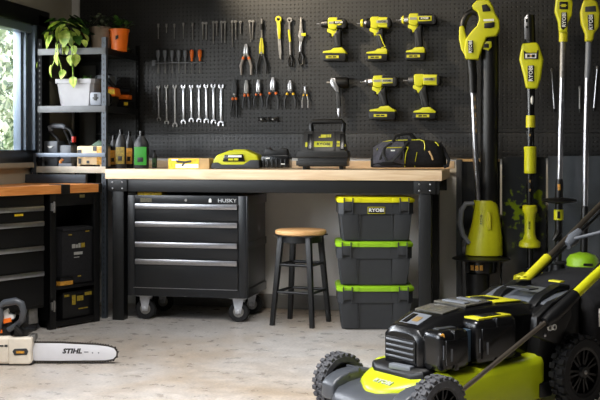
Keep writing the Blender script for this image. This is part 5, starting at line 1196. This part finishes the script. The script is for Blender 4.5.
MB().bx(-.085, -.075, -.08, .08, .222, .304, .002).build('grille_recess', BLACK, hs)
def topplate(x0, z0, x1, z1, y0, y1, nm, mt, th=.006, par=hs):
    m = MB(); a = [(x0, y0, z0), (x0, y1, z0), (x1, y1, z1), (x1, y0, z1)]; b = [(x, y, z+th) for x, y, z in a]
    m.loft([a, b], None, True, .002); return m.build(nm, mt, par)
GL = mat('glossy_dark_cover', (84, 82, 76), .22, .1, .5, .3, 30)
topplate(-.115, .349, -.19, .379, -.05, .05, 'control_screen', CHARL); topplate(-.135, .3585, -.165, .371, -.005, .03, 'screen_print', SHSTK, .006); topplate(-.12, .3523, -.18, .3765, -.042, -.012, 'screen_panel', BLACKG, .0065)
topplate(-.22, .3865, -.31, .3995, -.075, .075, 'front_cover', GL); topplate(-.33, .404, -.48, .4085, -.085, .085, 'battery_lid', GL, .008)
topplate(-.35, .412, -.38, .4135, -.06, .06, 'lid_grip', CHARL, .005); topplate(-.43, .4145, -.45, .4155, -.06, .06, 'lid_grip', CHARL, .004)
topplate(-.49, .4065, -.64, .402, -.09, .09, 'rear_lid', LIMED, .005); topplate(-.505, .411, -.58, .408, -.06, .03, 'rear_lid_inset', BLACK, .004)
# batteries on the left flank
for i, (xa, xb, z0, z1, lb) in enumerate(((-.235, -.085, .205, .352, 0), (-.49, -.27, .208, .375, 1))):
    m = MB(); m.bx(xa, xb, .1, .205, z0, z1, .03, None, 3); m.bx(xa+.02, xb-.02, .2, .212, z0+.025, z1-.03, .008)
    m.bx((xa+xb)/2-.012, (xa+xb)/2+.012, .1, .209, z0+.004, z1+.002, .004)
    bt = m.build('battery', BLACKG, mow)
    m = MB(); m.bx(xb-.012, xb-.007, .207, .2085, z0+.05, z0+.1); m.bx(xb-.05, xb-.04, .211, .213, z0+.04, z0+.085); m.build('battery_print', CHARL, bt)
    if i: MB().bx(xa+.02, xb-.02, .115, .19, z1-.004, z1+.005, .003).build('battery_top', LIMED, bt); MB().bx(xa+.06, xb-.06, .13, .175, z1+.004, z1+.008, .002).build('top_inset', BLACK, bt)
    else: MB().bx(xa+.03, xb-.03, .13, .16, z1-.002, z1+.003, .002).build('battery_top', CHAR, bt); MB().cyl((xb-.025, .185, z1-.012), (xb-.012, .198, z1-.016), .008).build('status_light', LABO, bt)
MB().bx(-.285, -.25, .1, .17, .22, .34, .006).build('battery_bay', mat('blue_black_plastic', (54, 72, 88), .35), mow)
text('RYOBI', .03, mat('silver_lettering', (176, 182, 160), .4), mow, Matrix.Translation((.022, .015, .1575)) @ Matrix.Rotation(R(90), 4, 'Z') @ Matrix.Rotation(R(20), 4, 'X'), .003, .001, 'maker_lettering', 1.1)
# rear: chute, cover, bag
MB().loft([[(x, -hw, z0), (x, -hw, z1), (x, hw, z1), (x, hw, z0)] for x, hw, z0, z1 in ((-.6, .2, .08, .2), (-.64, .21, .08, .36), (-.8, .215, .1, .42), (-.86, .2, .2, .42))], None, True, .012).build('rear_chute', BLACK, mow)
rc = MB().loft([[(x, -hw, z-.025), (x, -hw, z), (x, hw, z), (x, hw, z-.025)] for x, hw, z in ((-.69, .17, .36), (-.72, .175, .395), (-.8, .18, .42), (-.89, .18, .43))], None, True, .008).build('rear_cover', mat('slate_cover', (88, 92, 98), .35), mow)
m = MB()
for y in (-.1, .1): m.loft([[(x, y-.022, z-.02), (x, y-.022, z), (x, y+.022, z), (x, y+.022, z-.02)] for x, z in ((-.685, .385), (-.73, .42), (-.83, .452), (-.9, .45))], None, True, .005)
m.build('cover_hinge', STEELK, rc)
MB().bx(-.78, -.72, -.06, .06, .434, .440, .002).build('cover_sticker', CHAR, rc)
m = MB(); m.bx(-.87, -.84, .06, .12, .462, .468, .001); m.bx(-.87, -.85, -.12, -.08, .462, .468, .001); m.build('yellow_sticker', LIMED, rc)
def bsec(x, hw, z0, z1): return [(x, -hw, z0+.03), (x, -hw, z1-.05), (x, -hw+.05, z1), (x, 0, z1+.012), (x, hw-.05, z1), (x, hw, z1-.05), (x, hw+.006, (z0+z1)/2), (x, hw, z0+.03), (x, hw-.03, z0), (x, -hw+.03, z0)]
bag = MB().loft([bsec(-.89, .2, .2, .40), bsec(-.92, .225, .15, .43), bsec(-1.0, .232, .13, .45), bsec(-1.15, .236, .12, .462), bsec(-1.3, .23, .13, .468), bsec(-1.38, .2, .16, .45)], None, True, .01).build('grass_bag', FABD, mow)
text('RYOBI', .1, PAPW, bag, Matrix.Translation((-1.075, .2455, .325)) @ Matrix.Rotation(R(180), 4, 'Z') @ Matrix.Rotation(R(90), 4, 'X'), .001, .002, 'bag_lettering', 1.1)
BARM = mat('bronze_grey_tube', (128, 118, 106), .32, .85)
pts = [(-.1, .272, .15), (-.121, .272, .156), (-.595, .272, .363), (-.9, .272, .524), (-1.6, .272, .93)]
hr = MB().tube(pts, .0085, 12).build('handle_rail', BARM, mow)
MB().tube([(-.74, .274, .44), (-.92, .274, .535)], .019, 12).build('foam_sleeve', LIME, hr)
MB().tube([(-.56, .274, .35), (-.6, .274, .368), (-.74, .274, .44)], [.02, .028, .022], 10).build('pivot_sleeve', BLACK, hr)
MB().prism([(-.66, .25), (-.52, .3), (-.53, .37), (-.62, .42), (-.72, .44), (-.74, .36)], .23, .262, .01).build('handle_bracket', BLACK, mow)
m = MB()
for x, z in ((-.55, .345), (-.575, .30), (-.66, .36), (-.69, .40)): m.ball((x, .264, z), (.008, .004, .008), u=10, v=6)
m.build('bracket_bolt', SILV, mow)
m = MB()
for x in (-.6, -.625): m.lathe([(.007, 0), (.012, 0), (.012, .006), (.007, .006)], 16, Matrix.Translation((x, .262, .325)) @ Matrix.Rotation(R(-90), 4, 'X'))
m.build('height_mark', PAPW, mow)
hr = MB().tube([(-.88, -.15, .40), (-.92, -.15, .424), (-1.457, -.15, .746), (-1.7, -.15, .892)], .0125, 12).build('handle_rail', BARM, mow)
MB().tube([(-.92, -.15, .424), (-1.09, -.15, .526)], .022, 12).build('foam_sleeve', LIMED, hr)
MB().tube([(-1.2, -.135, .575), (-1.24, -.135, .6), (-1.29, -.135, .632)], [.02, .03, .02], 10).build('rail_clamp', CHARL, hr)
MB().tube([(-1.6, .272, .93), (-1.66, .262, .955), (-1.69, .2, .96), (-1.74, -.08, .93), (-1.735, -.14, .91), (-1.7, -.15, .892)], .0125, 10).build('handle_grip', BLACK, mow)
MB().tube([(-1.22, -.13, .60), (-1.28, -.05, .628), (-1.36, .1, .68), (-1.42, .272, .826)], .008, 10).build('cross_bar', CHARL, mow)
MB().tube([(-.6, .25, .4), (-.8, .262, .48), (-1.0, .262, .6), (-1.6, .262, .96)], .007, 8).build('cable', BLACK, mow)
MB().tube([(-.83, -.12, .43), (-.95, -.13, .43), (-1.2, -.14, .57), (-1.5, -.14, .74)], .006, 8).build('cable', BLACK, mow)
# ------------------------------------------------------------------ chainsaw
co = PZ(20, 364, 0)
cw_ = thing('chainsaw', 'cream and grey petrol chainsaw lying on the floor with its long bar pointing right', 'chainsaw', co, YAW)
S = 4.86/F
def k(px, py, d=0): return Vector(((px-20)*S, d, (364-py)*S))
def kk(l): return [((x-20)*S, (364-y)*S) for x, y in l]
bar = MB(); bar.prism(kk([(30, 343), (60, 343.3), (95, 345), (108, 346.5), (114, 348.5), (116.5, 352), (116, 356), (113, 359), (105, 360.3), (60, 360.8), (30, 360.5)]), .0, .006, .001); gb = bar.build('guide_bar', WHITE, cw_)
m = MB(); ch = [(30, 342.6), (60, 342.8), (95, 344.4), (108, 346), (114.5, 348), (117.2, 352), (116.6, 356.4), (113.4, 359.8), (105, 361), (60, 361.6), (30, 361.2)]
m.tube([k(x, y, .003) for x, y in ch], .0042, 6, .8)
tot = []
for (a, b) in zip(ch, ch[1:]):
    n = max(1, int(math.hypot(b[0]-a[0], b[1]-a[1])/2.4))
    for j in range(n): u = j/n; tot.append((a[0]+(b[0]-a[0])*u, a[1]+(b[1]-a[1])*u, math.atan2(-(b[1]-a[1]), b[0]-a[0])))
for x, y, an in tot:
    nx, nz = -math.sin(an), math.cos(an); c = k(x, y, .003)+Vector((nx*.004, 0, nz*.004))
    m.box(c, (.007, .007, .006), (0, -an, 0), .001, None, 1)
m.build('chain', mat('oily_chain_steel', (64, 60, 56), .45, .6, .5, .3, 80), cw_)
text('STIHL', .031, BLACK, gb, TM(*k(72, 351.2, -.0008)), .0006, .0012, 'maker_lettering', 1.15, .25)
m = MB(); m.bx(k(84, 0).x, k(88.5, 0).x, -.001, 0, k(0, 352).z-.002, k(0, 352).z+.002); m.bx(k(92, 0).x, k(93.2, 0).x, -.001, 0, k(0, 352.8).z-.003, k(0, 352.8).z+.003); m.bx(k(98, 0).x, k(99.2, 0).x, -.001, 0, k(0, 352.8).z-.003, k(0, 352.8).z+.003); m.build('bar_print', CHARL, gb)
sp = MB().prism(kk([(10.5, 336.5), (34, 335.8), (34.5, 342), (33, 350), (34, 361), (31, 362.5), (11, 362.5)]), -.045, .0, .008, None, 3).build('sprocket_cover', CREAM, cw_)
m = MB(); m.prism(kk([(15, 349.5), (17, 347), (29, 346.5), (31, 349.5), (29.5, 353), (17, 353.5)]), -.0475, -.04, .003); rcs = m.build('cover_recess', CHAR, sp)
m = MB(); m.cyl(k(20.5, 350, .049), k(20.5, 350, .04), .012); m.cyl(k(26, 350, .049), k(26, 350, .04), .012); m.build('cover_nut', DSILV, rcs)
MB().bx(k(19, 0).x, k(27, 0).x, -.0485, -.046, k(0, 351.4).z, k(0, 349).z).build('nut_plate', LABO, rcs)
m = MB(); m.prism(kk([(-35, 337), (12, 335.6), (12, 362.5), (-35, 362.5)]), -.04, .13, .015, None, 3); m.build('engine_cover', CREAM, cw_)
MB().prism(kk([(-34, 360), (35, 360), (33, 364), (-32, 364)]), -.03, .12, .004).build('base_plate', CHAR, cw_)
m = MB(); m.prism(kk([(-30, 327), (4, 326), (10, 331), (12, 337), (-30, 338)]), .0, .12, .012); m.build('top_cover', BLACK, cw_)
MB().prism(kk([(-8, 330), (2, 329.5), (2.6, 333), (-8, 333.5)]), -.006, .02, .003).build('orange_trim', ORANGE, cw_)
MB().tube([k(-3, 334, -.0), k(2, 316, -.02), k(0.5, 306, -.02), k(6, 302.2, -.02), k(17, 300.5, -.02), k(22.5, 303, -.02), k(24.5, 310, -.02), k(22.5, 320, -.01), k(17, 325, -.0), k(8, 330, -.0)], [.015, .0155, .0165, .017, .017, .017, .016, .0155, .014, .013], 12).build('front_handle', MOWG, cw_)
m = MB(); m.prism(kk([(3.5, 311), (7, 309), (8.5, 314), (14, 315.5), (14, 319), (8, 321), (3.5, 321)]), -.0, .03, .004); m.build('inner_guard', PAPW, cw_)
MB().prism(kk([(3, 319), (11, 317.5), (12, 321.5), (4, 323.5)]), -.008, .0, .002).build('orange_lever', ORANGE, cw_)
m = MB(); m.prism(kk([(14, 327), (20, 325), (25, 328.5), (35, 328), (35.5, 331), (28, 333), (27, 336.5), (14, 336.5)]), -.0, .09, .004); m.tube([k(17, 325, -.03), k(21, 329, -.03), k(24, 333, -.03)], .01, 8); m.build('hand_guard', BLACK, cw_)
MB().prism(kk([(30, 334.5), (36, 334), (36.5, 339), (34, 342), (33, 337)]), -.02, .03, .003).build('bumper_spike', DSILV, cw_)
m = MB(); m.bx(k(-2, 0).x, k(6, 0).x, -.042, -.0395, k(0, 345).z, k(0, 343.4).z); m.bx(k(7, 0).x, k(10, 0).x, -.042, -.0395, k(0, 345.2).z, k(0, 343.2).z); m.build('model_print', CHAR, cw_)
m = MB(); m.tube([k(-30, 335, -.05), k(-42, 330, -.05), k(-56, 336, -.05), k(-60, 350, -.05), k(-50, 360, -.05), k(-32, 360, -.05)], .018, 10); m.build('rear_handle', CHARL, cw_)
